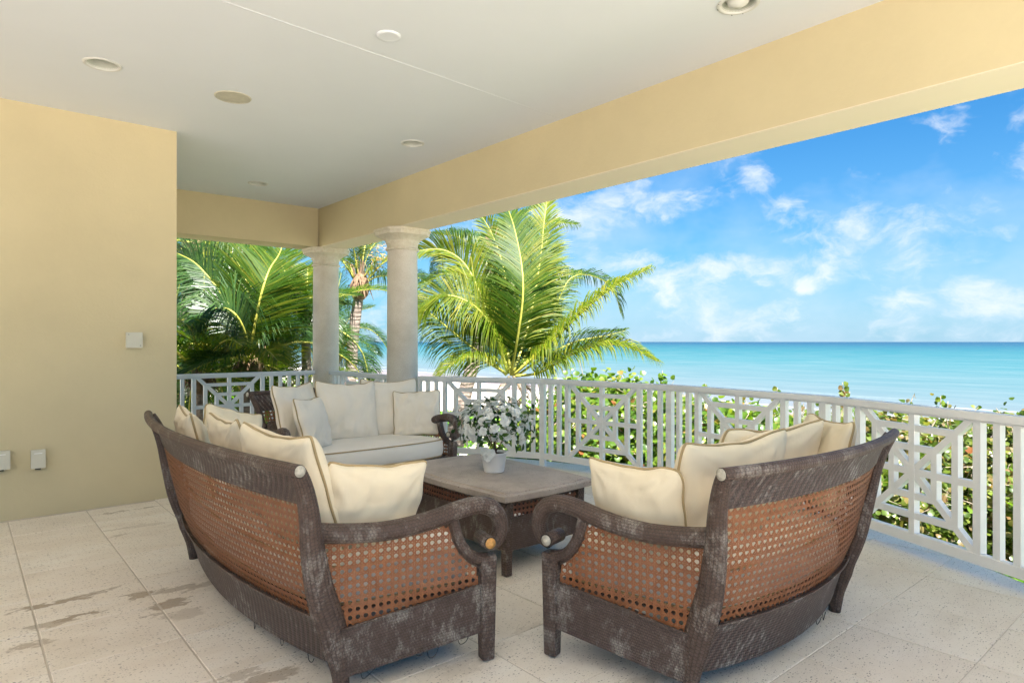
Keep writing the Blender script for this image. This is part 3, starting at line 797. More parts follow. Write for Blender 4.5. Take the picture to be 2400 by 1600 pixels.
        g.box(side(sg, .641, .235), (.056, .060, .46), M, 1.28); o = g.build('front_leg', M_wick, t)
        mod = o.modifiers.new('bev', 'BEVEL'); mod.width = .010; mod.segments = 3
        for p in (side(sg, .641, .003), V((sg*hw, .012, .003))):
            g = MB(); g.lathe([(.0001, 0), (.020, 0), (.021, .004), (.0001, .004)], p-V((0, 0, .003)), 12); g.build('foot_glide', M_glide, t)
        # side skirt
        def ss(a, b):
            s = .0+.61*a; zt_ = .262+.078*a; zb = .07+.062*a; return side(sg, s, zt_+(zb-zt_)*b, .018)
        g = MB(); g.slab(ss, 14, 4, (ax*-.034), True, lambda a, b: (a*.6, b*.2)); g.build('side_skirt', M_skirt, t)
        g = MB(); g.tube([side(sg, .61*i/12, .264+.078*i/12, .019) for i in range(13)], .0055, 6); g.build('piping', M_wick, t)
        # arm cane
        def inside(a, b, _=None):
            s, z = a-.10, b+.25; zt_ = interp([(x, y) for x, y in A[:8]], s)-.012
            if z > zt_ or z < .25+.13*max(0, s)-.01: return False
            if s < interp([(.25, -.0), (.40, -.06), (.6, -.10), (.7, -.12)], z): return False
            if s > interp([(.38, .60), (.46, .575), (.50, .54), (.55, .512), (.60, .495), (.66, .485)], z): return False
            return True
        cane(lambda a, b, o_: side(sg, a-.10, b+.25, o_), .72, .44, inside)
        g = MB(); e1 = [side(sg, s, z, .006) for s, z in ((.468, .63), (.488, .56), (.512, .50), (.552, .45), (.605, .415))]
        g.tube(crom(e1, 12), .006, 6); g.build('piping', M_wick, t)
    # front skirt, bowed, and hidden seat deck
    f0, f1 = side(-1, .64, 0), side(1, .64, 0)
    def fs_(a, b): p = f0.lerp(f1, a); return V((p.x, p.y+.045*(1-(2*a-1)**2), .33-.20*b))
    g = MB(); g.slab(fs_, 24, 4, V((0, -.03, 0)), True, lambda a, b: (a*2*hw, b*.2)); g.build('front_skirt', M_skirt, t)
    def deckf(a, b):
        x = -1+2*a; xw = hw+b*.60*sin(PH)-.01; return V((x*xw, -.02-bow*(1-x*x)*(1-b)+.60*b, .325))
    g = MB(); g.slab(deckf, 12, 6, V((0, 0, -.02)), True); g.build('seat_deck', M_skirt, t)
    # frayed strands hanging below
    for (x, y, sg) in strands:
        p = side(sg, x, y, .01) if sg else back(x, y, 0)
        d = rnd.uniform(.008, .03); ww = rnd.uniform(.02, .05); e = V((ww, 0, 0)) if not sg else (side(sg, x+ww, y)-side(sg, x, y))
        g = MB(); g.tube(crom([p+V((0, 0, .01)), p+e*.25-V((0, 0, d)), p+e*.9-V((0, 0, d*rnd.uniform(.1, .9))), p+e*1.3+V((0, 0, .012))], 10), .0018, 5); g.build('loose_strand', M_strand, t)
    return t, hw, side, back
rs = random.Random(5)
SA = make_sofa('long dark wicker sofa against the left side, its back and near arm towards the viewer', 'wicker sofas around the table', (1.15, 3.465, 0), radians(-90), 2.13, .12, M_orange,
      [(.50, .12, 1), (.36, .10, 1), (.31, .10, 1), (.08, .07, 1), (.60, .09, 0), (.36, .085, 0), (.80, .09, 0)], rs)
SB = make_sofa('small wicker sofa at the far end, facing the viewer with five cream pillows', 'wicker sofas around the table', (2.73, 5.62, 0), radians(180), 1.30, .09, M_endcap, [], rs)
SC = make_sofa('small wicker sofa at the right, its caned back towards the viewer and the rail', 'wicker sofas around the table', (2.82, 1.465, 0), 0, 1.30, .10, M_endcap, [(.35, .09, 0), (.5, .09, 0)], rs)

# seat cushions -----------------------------------------------------------
def seat_cushion(label, sofa, hw, bow):
    n = 96; z0, z1 = .330, .492
    def out(k, ins):
        # rounded trapezoid outline param
        a = 2*pi*k/n; c, s = cos(a), sin(a); e = .22
        px_ = (abs(c)**e)*(1 if c > 0 else -1); py_ = (abs(s)**e)*(1 if s > 0 else -1)
        yy = .02+.325*(1+py_); hwx = hw-.045+yy*sin(PH)*.9
        x = px_*hwx; y = yy-.055
        if py_ < 0: y -= bow*.8*(1-px_*px_)*(-py_)
        else: y += .06*(1-px_*px_)*py_
        cx, cy = 0, .28; L = hypot(x, y-cy) or 1
        return V((x-x*ins/hwx, cy+(y-cy)*(1-ins/.35), 0))
    lev = [(z0, .02), (z0+.004, .006), (z0+.03, -.008), ((z0+z1)/2, -.014), (z1-.03, -.008), (z1-.005, .0), (z1+.002, .012), (z1+.012, .05), (z1+.022, .12), (z1+.027, .22), (z1+.028, .345)]
    vs = []
    for z, ins in lev:
        for k in range(n):
            p = out(k, ins); vs.append(V((p.x, p.y, z+.003*noise.noise(V((p.x*7, p.y*7, hw))))))
    fs = [(i*n+k, i*n+(k+1) % n, (i+1)*n+(k+1) % n, (i+1)*n+k) for i in range(len(lev)-1) for k in range(n)]
    fs.append(tuple(range((len(lev)-1)*n, len(lev)*n)))
    t = empty('seat_cushion', sofa.location, sofa.rotation_euler.z, label, 'cushion', 'seat cushions on the sofas')
    g = MB(); g.add(vs, fs, None, True); g.build('cushion_body', M_seat, t)
    for z, ins in ((z1-.001, -.001), (z0+.012, -.001)):
        g = MB(); pts = [out(k, ins)+V((0, 0, z)) for k in range(n+1)]; g.tube(pts, .0055, 6, caps=False); g.build('piping', M_pipe, t)
    return t
seat_cushion('cream seat cushion on the long left sofa, mostly hidden by its pillows', SA[0], SA[1], .12)
seat_cushion('cream seat cushion with thin piping on the far small sofa, in full view', SB[0], SB[1], .09)
seat_cushion('cream seat cushion on the right hand sofa, hidden below its pillows', SC[0], SC[1], .10)

# pillows -------------------------------------------------------------------
def pillow(label, W_, H_, T_, c, face, tilt, roll, seed, sag=.02, group='scatter pillows on the sofas', ear=.0, mat=None):
    """c centre; face = azimuth (deg) the front looks to; tilt = backwards lean (deg); roll in its own plane (deg)"""
    t = empty('pillow', (0, 0, 0), 0, label, 'pillow', group)
    Rm = Matrix.Rotation(radians(face)+pi/2, 4, 'Z') @ Matrix.Rotation(-radians(tilt), 4, 'X') @ Matrix.Rotation(radians(roll), 4, 'Y')
    t.matrix_world = Matrix.Translation(V(c)) @ Rm
    r = random.Random(seed); o1 = V((r.random()*50, r.random()*50, 0))
    def plan(u, v):
        k = .055; k2 = 1-.05*(u*u*v*v)**5
        x = W_/2*u*(1-k*(1-v*v))*k2; z = H_/2*v*(1-k*(1-u*u))*k2
        top = max(0, v); z -= sag*(1-u*u)*top*top
        x += .014*noise.noise(V((v*2.1, 3, seed))); z += .015*noise.noise(V((u*2.4, 9, seed)))*(1 if v > 0 else .4)
        z += ear*.35*(abs(u)**3)*top**4
        return x, z
    N = 34
    def surf(sg):
        def f(a, b):
            u = sin((a-.5)*pi); v = sin((b-.5)*pi); x, z = plan(u, v)
            body = max(0, (1-u*u)*(1-v*v))
            th = T_/2*(body**.34)*(1+.16*(-v)*(1-abs(u)))
            edge = (1-body)**2
            # creases radiating from the corners and gathered seams
            cr = 0
            for cu in (-1, 1):
                for cv in (-1, 1):
                    d = hypot(u-cu, v-cv); an = atan2(v-cv, u-cu)
                    cr += sin(an*13+seed*cu+cv)*exp(-d*2.4)*min(1, d*3)*.0085
            cr += .012*noise.noise(V((u*2.2, v*2.2, seed+sg)))+.006*noise.noise(V((u*7, v*2.4, seed*2+sg)))
            pk = abs(noise.noise(V((u*6.5*1.2+(v*.6), v*1.6, seed*3+sg*4))))
            cr -= .012*(1-min(1, pk*5))*min(1, body*6)*(.35+.65*max(0, -v+.3))
            return V((x, sg*(th+cr*1.25*min(1, body*5)), z))
        return f
    g = MB(); g.grid(surf(-1), N, N, True); g.grid(surf(1), N, N, True, None, True); g.build('pillow_body', mat or M_fab, t)
    per = []
    M_ = 26
    for e in range(4):
        for i in range(M_):
            q = sin((i/M_-.5)*pi)
            u, v = ((q, -1), (1, q), (-q, 1), (-1, -q))[e]; x, z = plan(u, v); per.append(V((x*1.004, 0.0, z*1.004)))
    per.append(per[0].copy()); 
    # round the four corners a little
    sm = per[:]
    for _ in range(2): sm = [sm[0]]+[(sm[i-1]+sm[i]*2+sm[i+1])/4 for i in range(1, len(sm)-1)]+[sm[-1]]
    g = MB(); g.tube(sm, .0062, 7, caps=False, up=(0, 1, 0)); g.build('piping', M_pipe, t)
    return t
D = degrees = math.degrees
# sofa A (faces +x: azimuth 0)
pillow('big cream pillow nearest the viewer on the long left sofa, upright against its back', .70, .56, .22, (1.14, 2.86, .750), 4, 17, 0, 11, .026, ear=.03)
pillow('middle big cream pillow on the long left sofa, second from the near end', .68, .56, .19, (1.16, 3.60, .745), -4, 20, 2, 12, .026, ear=.03)
pillow('far big cream pillow on the long left sofa, in its back corner', .62, .54, .18, (1.10, 4.24, .735), -8, 14, 0, 13, .03, ear=.02)
pillow('small cream pillow tucked in the near arm corner of the long left sofa', .47, .43, .17, (1.385, 2.575, .675), 84, 14, -5, 14, .015)
pillow('small cream pillow standing at the far arm of the long left sofa', .44, .44, .15, (1.40, 4.56, .735), -72, 12, 16, 15, .01)
# sofa B (faces -y: azimuth -90)
pillow('left big cream pillow on the far sofa, turned sideways behind a smaller one', .56, .55, .19, (2.28, 5.58, .765), -58, 14, 0, 21, .02, mat=M_fabw)
pillow('middle big cream pillow on the far sofa, square to the front', .58, .57, .20, (2.76, 5.60, .76), -96, 17, 2, 22, .03, ear=.02, mat=M_fabw)
pillow('right big cream pillow on the far sofa, behind a smaller square one', .56, .57, .19, (3.20, 5.58, .765), -108, 16, 0, 23, .03, ear=.02, mat=M_fabw)
pillow('small cream pillow turned on edge at the left arm of the far sofa', .45, .45, .17, (2.26, 5.22, .715), -50, 16, 2, 24, .01, mat=M_fabw)
pillow('small square cream pillow leaning on the right arm of the far sofa', .46, .44, .14, (3.36, 5.34, .715), -124, 14, -2, 25, .01, mat=M_fabw)
# sofa C (faces +y: azimuth 90)
pillow('big cream pillow nearest the viewer on the right sofa, against its back', .72, .56, .21, (2.62, 1.60, .722), 84, 17, 1, 31, .026, ear=.03)
pillow('second big cream pillow on the right sofa, overlapping its neighbour', .74, .56, .19, (3.08, 1.66, .732), 80, 18, 0, 32, .026, ear=.03)
pillow('small cream pillow leaning on the near arm of the right sofa', .47, .43, .17, (2.27, 1.80, .672), 6, 14, 1, 33, .015)
pillow('small cream pillow at the far arm of the right sofa beside the rail', .50, .47, .16, (3.50, 1.56, .765), 140, 12, 0, 34, .01, ear=.02)

# ================================================================== COFFEE TABLE
TX0, TX1, TY0, TY1, TZ = 2.42, 3.185, 2.895, 4.16, .508
ct = empty('coffee_table', ((TX0+TX1)/2, (TY0+TY1)/2, 0), 0, 'low coffee table with bowed stone top on a dark caned wicker base, between the sofas', 'table')
def ctout(hx, hy, bw):
    pts = []
    for a, b in (((-hx, -hy), (hx, -hy)), ((hx, -hy), (hx, hy)), ((hx, hy), (-hx, hy)), ((-hx, hy), (-hx, -hy))):
        A, B = V((*a, 0)), V((*b, 0)); n_ = V(((B-A).y, -(B-A).x, 0)).normalized(); L = (B-A).length
        for i in range(14): f = i/14; pts.append(A.lerp(B, f)+n_*bw*L*(1-(2*f-1)**2))
    return pts
hx, hy = (TX1-TX0)/2, (TY1-TY0)/2
def loft(mb, rings):
    n = len(rings[0]); vs = [p for r in rings for p in r]
    fs = [(i*n+k, i*n+(k+1) % n, (i+1)*n+(k+1) % n, (i+1)*n+k) for i in range(len(rings)-1) for k in range(n)]
    fs += [tuple(reversed(range(n))), tuple((len(rings)-1)*n+k for k in range(n))]; mb.add(vs, fs)
g = MB(); loft(g, [[p+V((0, 0, z)) for p in ctout(hx-i, hy-i, .032)] for z, i in ((TZ-.052, .012), (TZ-.046, .004), (TZ-.014, .0), (TZ-.010, .004), (TZ-.0095, .038), (TZ-.002, .040), (TZ, .044))])
g.build('table_top', M_top, ct)
bx, by = hx-.055, hy-.055
for sx_ in (-1, 1):
    for sy_ in (-1, 1):
        g = MB(); g.box((sx_*(bx-.02), sy_*(by-.02), .228), (.048, .048, .452), None, 1.3); o = g.build('leg', M_wick, ct); mod = o.modifiers.new('bev', 'BEVEL'); mod.width = .006; mod.segments = 2
        g = MB(); g.lathe([(.0001, 0), (.018, 0), (.018, .003), (.0001, .003)], (sx_*(bx-.02), sy_*(by-.02), 0), 12); g.build('foot_glide', M_glide, ct)
for (A, B) in (((-bx, -by), (bx, -by)), ((bx, -by), (bx, by)), ((bx, by), (-bx, by)), ((-bx, by), (-bx, -by))):
    A, B = V((*A, 0)), V((*B, 0)); n_ = V(((B-A).y, -(B-A).x, 0)).normalized(); L = (B-A).length
    def sf(a, b, o_=0., z0=0., z1=1.): p = A.lerp(B, a); bo = .028*L*(1-(2*a-1)**2); return p+n_*(bo+o_-.012)+V((0, 0, z0+(z1-z0)*b))
    g = MB(); g.slab(lambda a, b: sf(a, b, 0, .15, .345), 18, 4, n_*-.024, True, lambda a, b: (a*L, b*.2)); g.build('apron', M_skirt, ct)
    g = MB(); g.slab(lambda a, b: sf(a, b, 0, .425, .455), 18, 1, n_*-.024, True, lambda a, b: (a*L, b*.03)); g.build('top_rail', M_wick, ct)
    g = MB(); g.tube([sf(i/18, 0, .002, .347, .347) for i in range(19)], .006, 6); g.build('piping', M_wick, ct)
    PC = .031; mb = MB()
    nA, nB = int(L/PC), 3
    def q(a0, b0, a1, b1, wv, off):
        if not (-.001 <= (b0+b1)/2 <= .09): return
        dx, dy = a1-a0, b1-b0; l_ = hypot(dx, dy); nx, ny = -dy/l_*wv/2, dx/l_*wv/2
        mb.add([sf(min(max(x/L, 0), 1), 0, off-.004, .342+min(max(y, -.0), .09), 0)+V((0, 0, 0)) for x, y in ((a0+nx, b0+ny), (a0-nx, b0-ny), (a1-nx, b1-ny), (a1+nx, b1+ny))], [(0, 1, 2, 3)])
    for j in range(nB+1):
        for o_ in (-.115, .115):
            for i in range(nA): q(i*PC, (j+o_)*PC, (i+1)*PC, (j+o_)*PC, PC*.205, 0 if (i+j) % 2 else .0014)
    for i in range(nA+1):
        for o_ in (-.115, .115):
            for j in range(nB): q((i+o_)*PC, j*PC, (i+o_)*PC, (j+1)*PC, PC*.205, .0007)
    for i in range(nA):
        for j in range(nB):
            x, y = i*PC, j*PC
            q(x+.5*PC, y, x, y+.5*PC, PC*.17, .0026); q(x+.5*PC, y, x+PC, y+.5*PC, PC*.17, -.0018); q(x, y+.5*PC, x+.5*PC, y+PC, PC*.17, -.0018); q(x+PC, y+.5*PC, x+.5*PC, y+PC, PC*.17, .0026)
    mb.build('cane_panel', M_caned, ct)

# ------------------------------------------------------------------ potted azalea
pz = TZ+.001
pt = empty('potted_azalea', (2.805, 3.475, pz), 0, 'bushy white flowering azalea in a plain white pot on the coffee table', 'potted plant')
g = MB(); g.lathe([(.0001, 0), (.066, 0), (.069, .004), (.089, .126), (.093, .128), (.093, .135), (.088, .135), (.086, .127), (.078, .11)], n=40); g.build('pot', M_pot, pt)
g = MB(); g.lathe([(.086, .120), (.05, .125), (.0001, .127)], n=24); g.build('soil', M_soil, pt)
ra = random.Random(21)
PCN = V((0, 0, .315))
def crown_pt(rr, r_=None):
    r_ = r_ or ra
    while True:
        d = V((r_.gauss(0, 1), r_.gauss(0, 1), r_.gauss(0, 1))).normalized()
        if d.z > -.62: break
    k = 1+.34*noise.noise(d*1.9+V((5, 2, 1)))
    return V((d.x*.245*k*rr, d.y*.245*k*rr, d.z*.178*k*rr))+PCN, d
for k in range(13):
    p, d = crown_pt(.8); b0 = V((ra.uniform(-.022, .022), ra.uniform(-.022, .022), .125))
    m_ = b0.lerp(p, .45)+V((0, 0, .02)); g = MB(); g.tube(crom([b0, m_, p], 8), [.0035-.0025*i/8 for i in range(9)], 5); g.build('stem', M_stem, pt)
def leaf_mesh(nm, L, Wd, mat, cup=.15):
    vs = [V((0, 0, 0)), V((L*.3, Wd*.42, cup*Wd)), V((L*.65, Wd*.5, cup*Wd)), V((L, 0, -L*.08)), V((L*.65, -Wd*.5, cup*Wd)), V((L*.3, -Wd*.42, cup*Wd)), V((L*.5, 0, 0))]
    fs = [(0, 6, 1), (1, 6, 2), (2, 6, 3), (3, 6, 4), (4, 6, 5), (5, 6, 0)]
    me = bpy.data.meshes.new(nm); me.from_pydata(vs, [], fs); me.materials.append(mat); return me
lm = leaf_mesh('leaf', .052, .024, M_azl)
def petal_flower(seed):
    r_ = random.Random(seed); vs = []; fs = []
    for ring, (cnt, L, up) in enumerate(((5, .030, .006), (5, .026, .014), (4, .016, .018))):
        for k in range(cnt):
            a = 2*pi*(k+ring*.5)/cnt+r_.uniform(-.15, .15); ca, sa = cos(a), sin(a); l_ = L*r_.uniform(.88, 1.12); b = len(vs)
            def q(x, y, z): return V((x*ca-y*sa, x*sa+y*ca, z+r_.uniform(-.0022, .0022)))
            vs += [q(.001, 0, 0), q(l_*.5, l_*.40, up*.7), q(l_*.92, l_*.34, up), q(l_, 0, up*.8), q(l_*.92, -l_*.34, up), q(l_*.5, -l_*.40, up*.7), q(l_*.55, 0, up*.35)]
            fs += [(b, b+6, b+1), (b+1, b+6, b+2), (b+2, b+6, b+3), (b+3, b+6, b+4), (b+4, b+6, b+5), (b+5, b+6, b)]
    me = bpy.data.meshes.new('flower'); me.from_pydata(vs, [], [tuple(reversed(f)) for f in fs]); me.materials.append(M_petal); return me
fms = [petal_flower(s) for s in range(4)]
def place(me, nm, parent, p, d, s, roll, ext=None):
    o = link(nm, me, parent); q = V(d).normalized().to_track_quat('Z', 'Y')
    o.matrix_local = Matrix.Translation(p) @ q.to_matrix().to_4x4() @ Matrix.Rotation(roll, 4, 'Z') @ Matrix.Scale(s, 4)
    return o
for k in range(125):
    p, d = crown_pt(1.0+ra.uniform(-.20, .06))
    if d.z < -.2 and ra.random() < .35: continue
    n_ = (d+V((ra.gauss(0, .35), ra.gauss(0, .35), ra.gauss(0, .25)+.1))); place(fms[k % 4], 'flower', pt, p, n_, ra.uniform(.8, 1.12), ra.uniform(0, 6.28))
for x in ((-.095, -.05, .115), (-.085, -.07, .14), (-.105, -.03, .15)):
    place(fms[1], 'flower', pt, V(x), V((-.6, -.8, .2)), 1.1, 1)
for k in range(300):
    p, d = crown_pt(1.0+ra.uniform(-.36, .12)); n_ = d+V((ra.gauss(0, .6), ra.gauss(0, .6), ra.gauss(0, .5)+.35)); place(lm, 'leaf', pt, p, n_, ra.uniform(.7, 1.15), ra.uniform(0, 6.28))

# ================================================================== VEGETATION
rv = random.Random(11)
DOWN = V((0, 0, -1))
def frond_mesh(ctrl, mat, width=.62, droop=.5, n=78, side=None, r_=rv, tipcut=1., fold=.35):
    """one feather-shaped palm leaf along ctrl; returns (leaflets, midrib) MBs"""
    n = int(n*1.75); width *= 1.28; pts = crom(ctrl, 26); L = sum((b-a).length for a, b in zip(pts, pts[1:]))
    mb = MB(); cum = [0]
    for a, b in zip(pts, pts[1:]): cum.append(cum[-1]+(b-a).length)
    def at(t):
        d = t*L; i = 0
        while i < len(cum)-2 and cum[i+1] < d: i += 1
        f = (d-cum[i])/max(1e-6, cum[i+1]-cum[i]); return pts[i].lerp(pts[i+1], f), (pts[i+1]-pts[i]).normalized()
    ph = r_.uniform(0, 6)
    for k in range(n):
        t = .13+.87*(k+.5)/n
        p, T = at(t)
        if side is not None: s = V(side); s = (s-T*s.dot(T)).normalized()
        else:
            s = T.cross(V((0, 0, 1)))
            if s.length < .15: s = T.cross(V((cos(ph), sin(ph), .3)))
            s.normalize()
        nn = s.cross(T).normalized()
        if nn.z < 0: nn = -nn
        ll = width*(sin(pi*min(1, (.10+.86*t)))**.55)*(1-.25*t)
        ang = radians(66-34*t)
        for sg in (-1, 1):
            a = ang+r_.gauss(0, .06); l_ = ll*r_.uniform(.84, 1.08)
            if r_.random() < .03: continue
            d = (T*cos(a)+s*sg*sin(a)+nn*(fold*r_.uniform(.6, 1.3))).normalized()
            wv = (.0075+.0052*min(1, l_/.7))*max(.75, min(1.25, L/3.5))
            m1 = p+d*l_*.42
            dr = droop*r_.uniform(.6, 1.4)
            d2 = (d+DOWN*dr*.8).normalized(); m2 = m1+d2*l_*.32
            d3 = (d2+DOWN*dr*1.1).normalized(); m3 = m2+d3*l_*.28
            wa = (T-d*T.dot(d)).normalized()*wv
            b = len(mb.v)
            mb.v += [tuple(q) for q in (p-wa*.5, p+wa*.5, m1+wa, m1-wa, m2+wa*.75, m2-wa*.75, m3)]
            for f in ((b, b+1, b+2, b+3), (b+3, b+2, b+4, b+5), (b+5, b+4, b+6)):
                mb.f.append(f); mb.sm.append(False); mb.uv.append([(0, 0)]*len(f))
    rb = MB(); rb.tube(pts, [.026*(1-i/27)+.004 for i in range(27)], 5)
    return mb, rb
def frond(parent, ctrl, mat, **k):
    l, r = frond_mesh(ctrl, mat, **k); o = l.build('frond', mat, parent); r.build('midrib', M_rach if mat is not M_frond_b else M_frond_b, o); return o
def trunk(parent, pts, r0, r1, fibre=True, head=.3):
    pts = crom(pts, 40); m = len(pts); g = MB()
    g.tube(pts, [(r0+(r1-r0)*min(1, i/m*1.3)+(.10*exp(-i/4.)))*(1+.035*sin(i*2.1)) for i in range(m)], 14, caps=False); g.build('trunk', M_trunk, parent)
    if fibre:
        c = pts[-1]; d = (pts[-1]-pts[-3]).normalized(); g = MB()
        g.tube([c-d*.12, c, c+d*head*.5, c+d*head, c+d*head*1.5], [r1*1.1, r1*1.75, r1*2.0, r1*1.4, r1*.5], 12, caps=False)
        for k in range(26):
            a = rv.uniform(0, 6.28); u = d.orthogonal(); u.rotate(Matrix.Rotation(a, 3, d)); u.normalize()
            q0 = c+u*r1*1.6+d*rv.uniform(0, head); l_ = rv.uniform(.15, .5); ww = d.cross(u)*rv.uniform(.015, .05)
            q1 = q0+u*l_*.3+V((0, 0, rv.uniform(-.1, .5)*l_)); q2 = q1+u*l_*.3+DOWN*l_*.6
            g.add([q0-ww, q0+ww, q1+ww*.8, q1-ww*.8, q2], [(0, 1, 2, 3), (3, 2, 4)])
        g.build('crown_fibre', M_fibre, parent)
    return pts[-1]
def rnd_fronds(parent, c, n, L, mats, e0=(-.1, 1.2), az=(0, 2*pi), r_=rv, width=.6, skip=None):
    for k in range(n):
        a = az[0]+(az[1]-az[0])*((k+r_.uniform(-.3, .3))/n); e = r_.uniform(*e0); l_ = L*r_.uniform(.85, 1.1)
        h = V((cos(a), sin(a), 0)); p = V(c); pts = [p.copy()]; cur = e
        for i in range(5):
            p = p+(h*cos(cur)+V((0, 0, 1))*sin(cur))*l_/5; pts.append(p.copy()); cur -= r_.uniform(.28, .44)*(1.2 if e < .8 else .8)
        frond(parent, pts, r_.choice(mats), width=width, droop=r_.uniform(.3, .7), n=56, r_=r_)
def palm(label, base): return empty('palm_tree', base, 0, label, 'palm tree', 'coconut palms beyond the railings')
def loc(parent, pts): return [V(p)-parent.location for p in pts]
def F(parent, uvz, mat, **k): return frond(parent, loc(parent, [P(*q) for q in uvz]), mat, **k)
def c8(x, y): return 900+.2976*x, 450+.2976*y
def c6(x, y): return 410+.2296*x, 540+.2296*y
def U8(z, *pts): return [(*c8(x, y), z+dz) for x, y, dz in pts]
def U6(z, *pts): return [(*c6(x, y), z+dz) for x, y, dz in pts]

# --- the big palm in the middle, its crown resting at rail height
Z = 12.5
b = P(1206, 893, Z); p1 = palm('big bright palm whose crown fans out just above the long railing', (b.x-.3, b.y+.2, GZ))
trunk(p1, loc(p1, [(b.x-.4, b.y+.3, GZ-.2), (b.x-.35, b.y+.1, -1.6), (b.x, b.y, b.z-.35)]), .17, .12, False)
VX = V((cos(YAW), -sin(YAW), 0)); VF = V((sin(YAW), cos(YAW), 0))
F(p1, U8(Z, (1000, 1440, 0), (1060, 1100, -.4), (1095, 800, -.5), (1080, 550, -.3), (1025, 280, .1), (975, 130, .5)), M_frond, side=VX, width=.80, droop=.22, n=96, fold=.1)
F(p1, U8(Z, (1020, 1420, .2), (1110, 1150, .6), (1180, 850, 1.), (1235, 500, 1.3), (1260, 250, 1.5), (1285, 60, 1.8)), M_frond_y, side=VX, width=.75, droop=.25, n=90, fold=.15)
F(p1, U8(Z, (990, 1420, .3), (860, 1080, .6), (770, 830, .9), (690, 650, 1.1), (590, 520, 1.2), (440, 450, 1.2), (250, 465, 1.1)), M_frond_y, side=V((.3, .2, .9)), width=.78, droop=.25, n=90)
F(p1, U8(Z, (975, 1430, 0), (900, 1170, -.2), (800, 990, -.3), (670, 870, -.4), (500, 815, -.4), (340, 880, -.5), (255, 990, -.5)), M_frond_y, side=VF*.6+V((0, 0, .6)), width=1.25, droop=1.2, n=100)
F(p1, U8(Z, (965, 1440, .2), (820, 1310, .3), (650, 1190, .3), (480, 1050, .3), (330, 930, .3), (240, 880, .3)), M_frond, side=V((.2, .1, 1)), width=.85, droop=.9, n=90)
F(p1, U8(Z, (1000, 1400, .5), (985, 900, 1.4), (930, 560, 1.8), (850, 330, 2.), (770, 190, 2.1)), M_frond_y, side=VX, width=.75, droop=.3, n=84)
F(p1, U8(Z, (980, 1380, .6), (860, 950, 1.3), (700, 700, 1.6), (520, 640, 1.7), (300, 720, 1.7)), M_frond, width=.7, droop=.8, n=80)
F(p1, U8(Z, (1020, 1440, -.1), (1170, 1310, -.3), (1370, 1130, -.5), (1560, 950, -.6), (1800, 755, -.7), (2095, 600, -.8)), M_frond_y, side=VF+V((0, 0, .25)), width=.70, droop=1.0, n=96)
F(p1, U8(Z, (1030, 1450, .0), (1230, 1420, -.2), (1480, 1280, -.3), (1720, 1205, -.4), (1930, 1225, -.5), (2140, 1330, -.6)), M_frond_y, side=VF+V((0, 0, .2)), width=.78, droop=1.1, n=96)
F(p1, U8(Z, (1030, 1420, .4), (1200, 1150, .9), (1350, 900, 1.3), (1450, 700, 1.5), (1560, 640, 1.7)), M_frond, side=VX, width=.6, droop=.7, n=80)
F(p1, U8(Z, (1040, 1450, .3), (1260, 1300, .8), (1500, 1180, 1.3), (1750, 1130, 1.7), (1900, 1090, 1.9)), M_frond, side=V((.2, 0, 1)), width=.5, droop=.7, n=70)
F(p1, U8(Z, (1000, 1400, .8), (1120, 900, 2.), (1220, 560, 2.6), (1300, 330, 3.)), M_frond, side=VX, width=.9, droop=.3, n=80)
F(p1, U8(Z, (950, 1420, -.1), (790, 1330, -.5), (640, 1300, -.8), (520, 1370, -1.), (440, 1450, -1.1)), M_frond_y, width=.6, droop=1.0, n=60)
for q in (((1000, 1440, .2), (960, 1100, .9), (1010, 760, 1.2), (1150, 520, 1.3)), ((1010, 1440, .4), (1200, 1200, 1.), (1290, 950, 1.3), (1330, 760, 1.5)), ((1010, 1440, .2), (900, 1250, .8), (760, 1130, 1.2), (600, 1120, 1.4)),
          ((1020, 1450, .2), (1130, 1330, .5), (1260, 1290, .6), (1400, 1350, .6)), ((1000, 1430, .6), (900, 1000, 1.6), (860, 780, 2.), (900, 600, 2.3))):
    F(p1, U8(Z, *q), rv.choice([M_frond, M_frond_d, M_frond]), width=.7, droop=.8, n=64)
# hanging spent fronds under the crown
for q in (((985, 1450, -.2), (940, 1600, -.3), (900, 1750, -.3)), ((1020, 1450, -.2), (1090, 1600, -.3), (1050, 1720, -.3)), ((1010, 1460, 0), (1150, 1560, .1), (1230, 1700, .1))):
    F(p1, U8(Z, *q), M_frond_b, width=.3, droop=1.4, n=24)

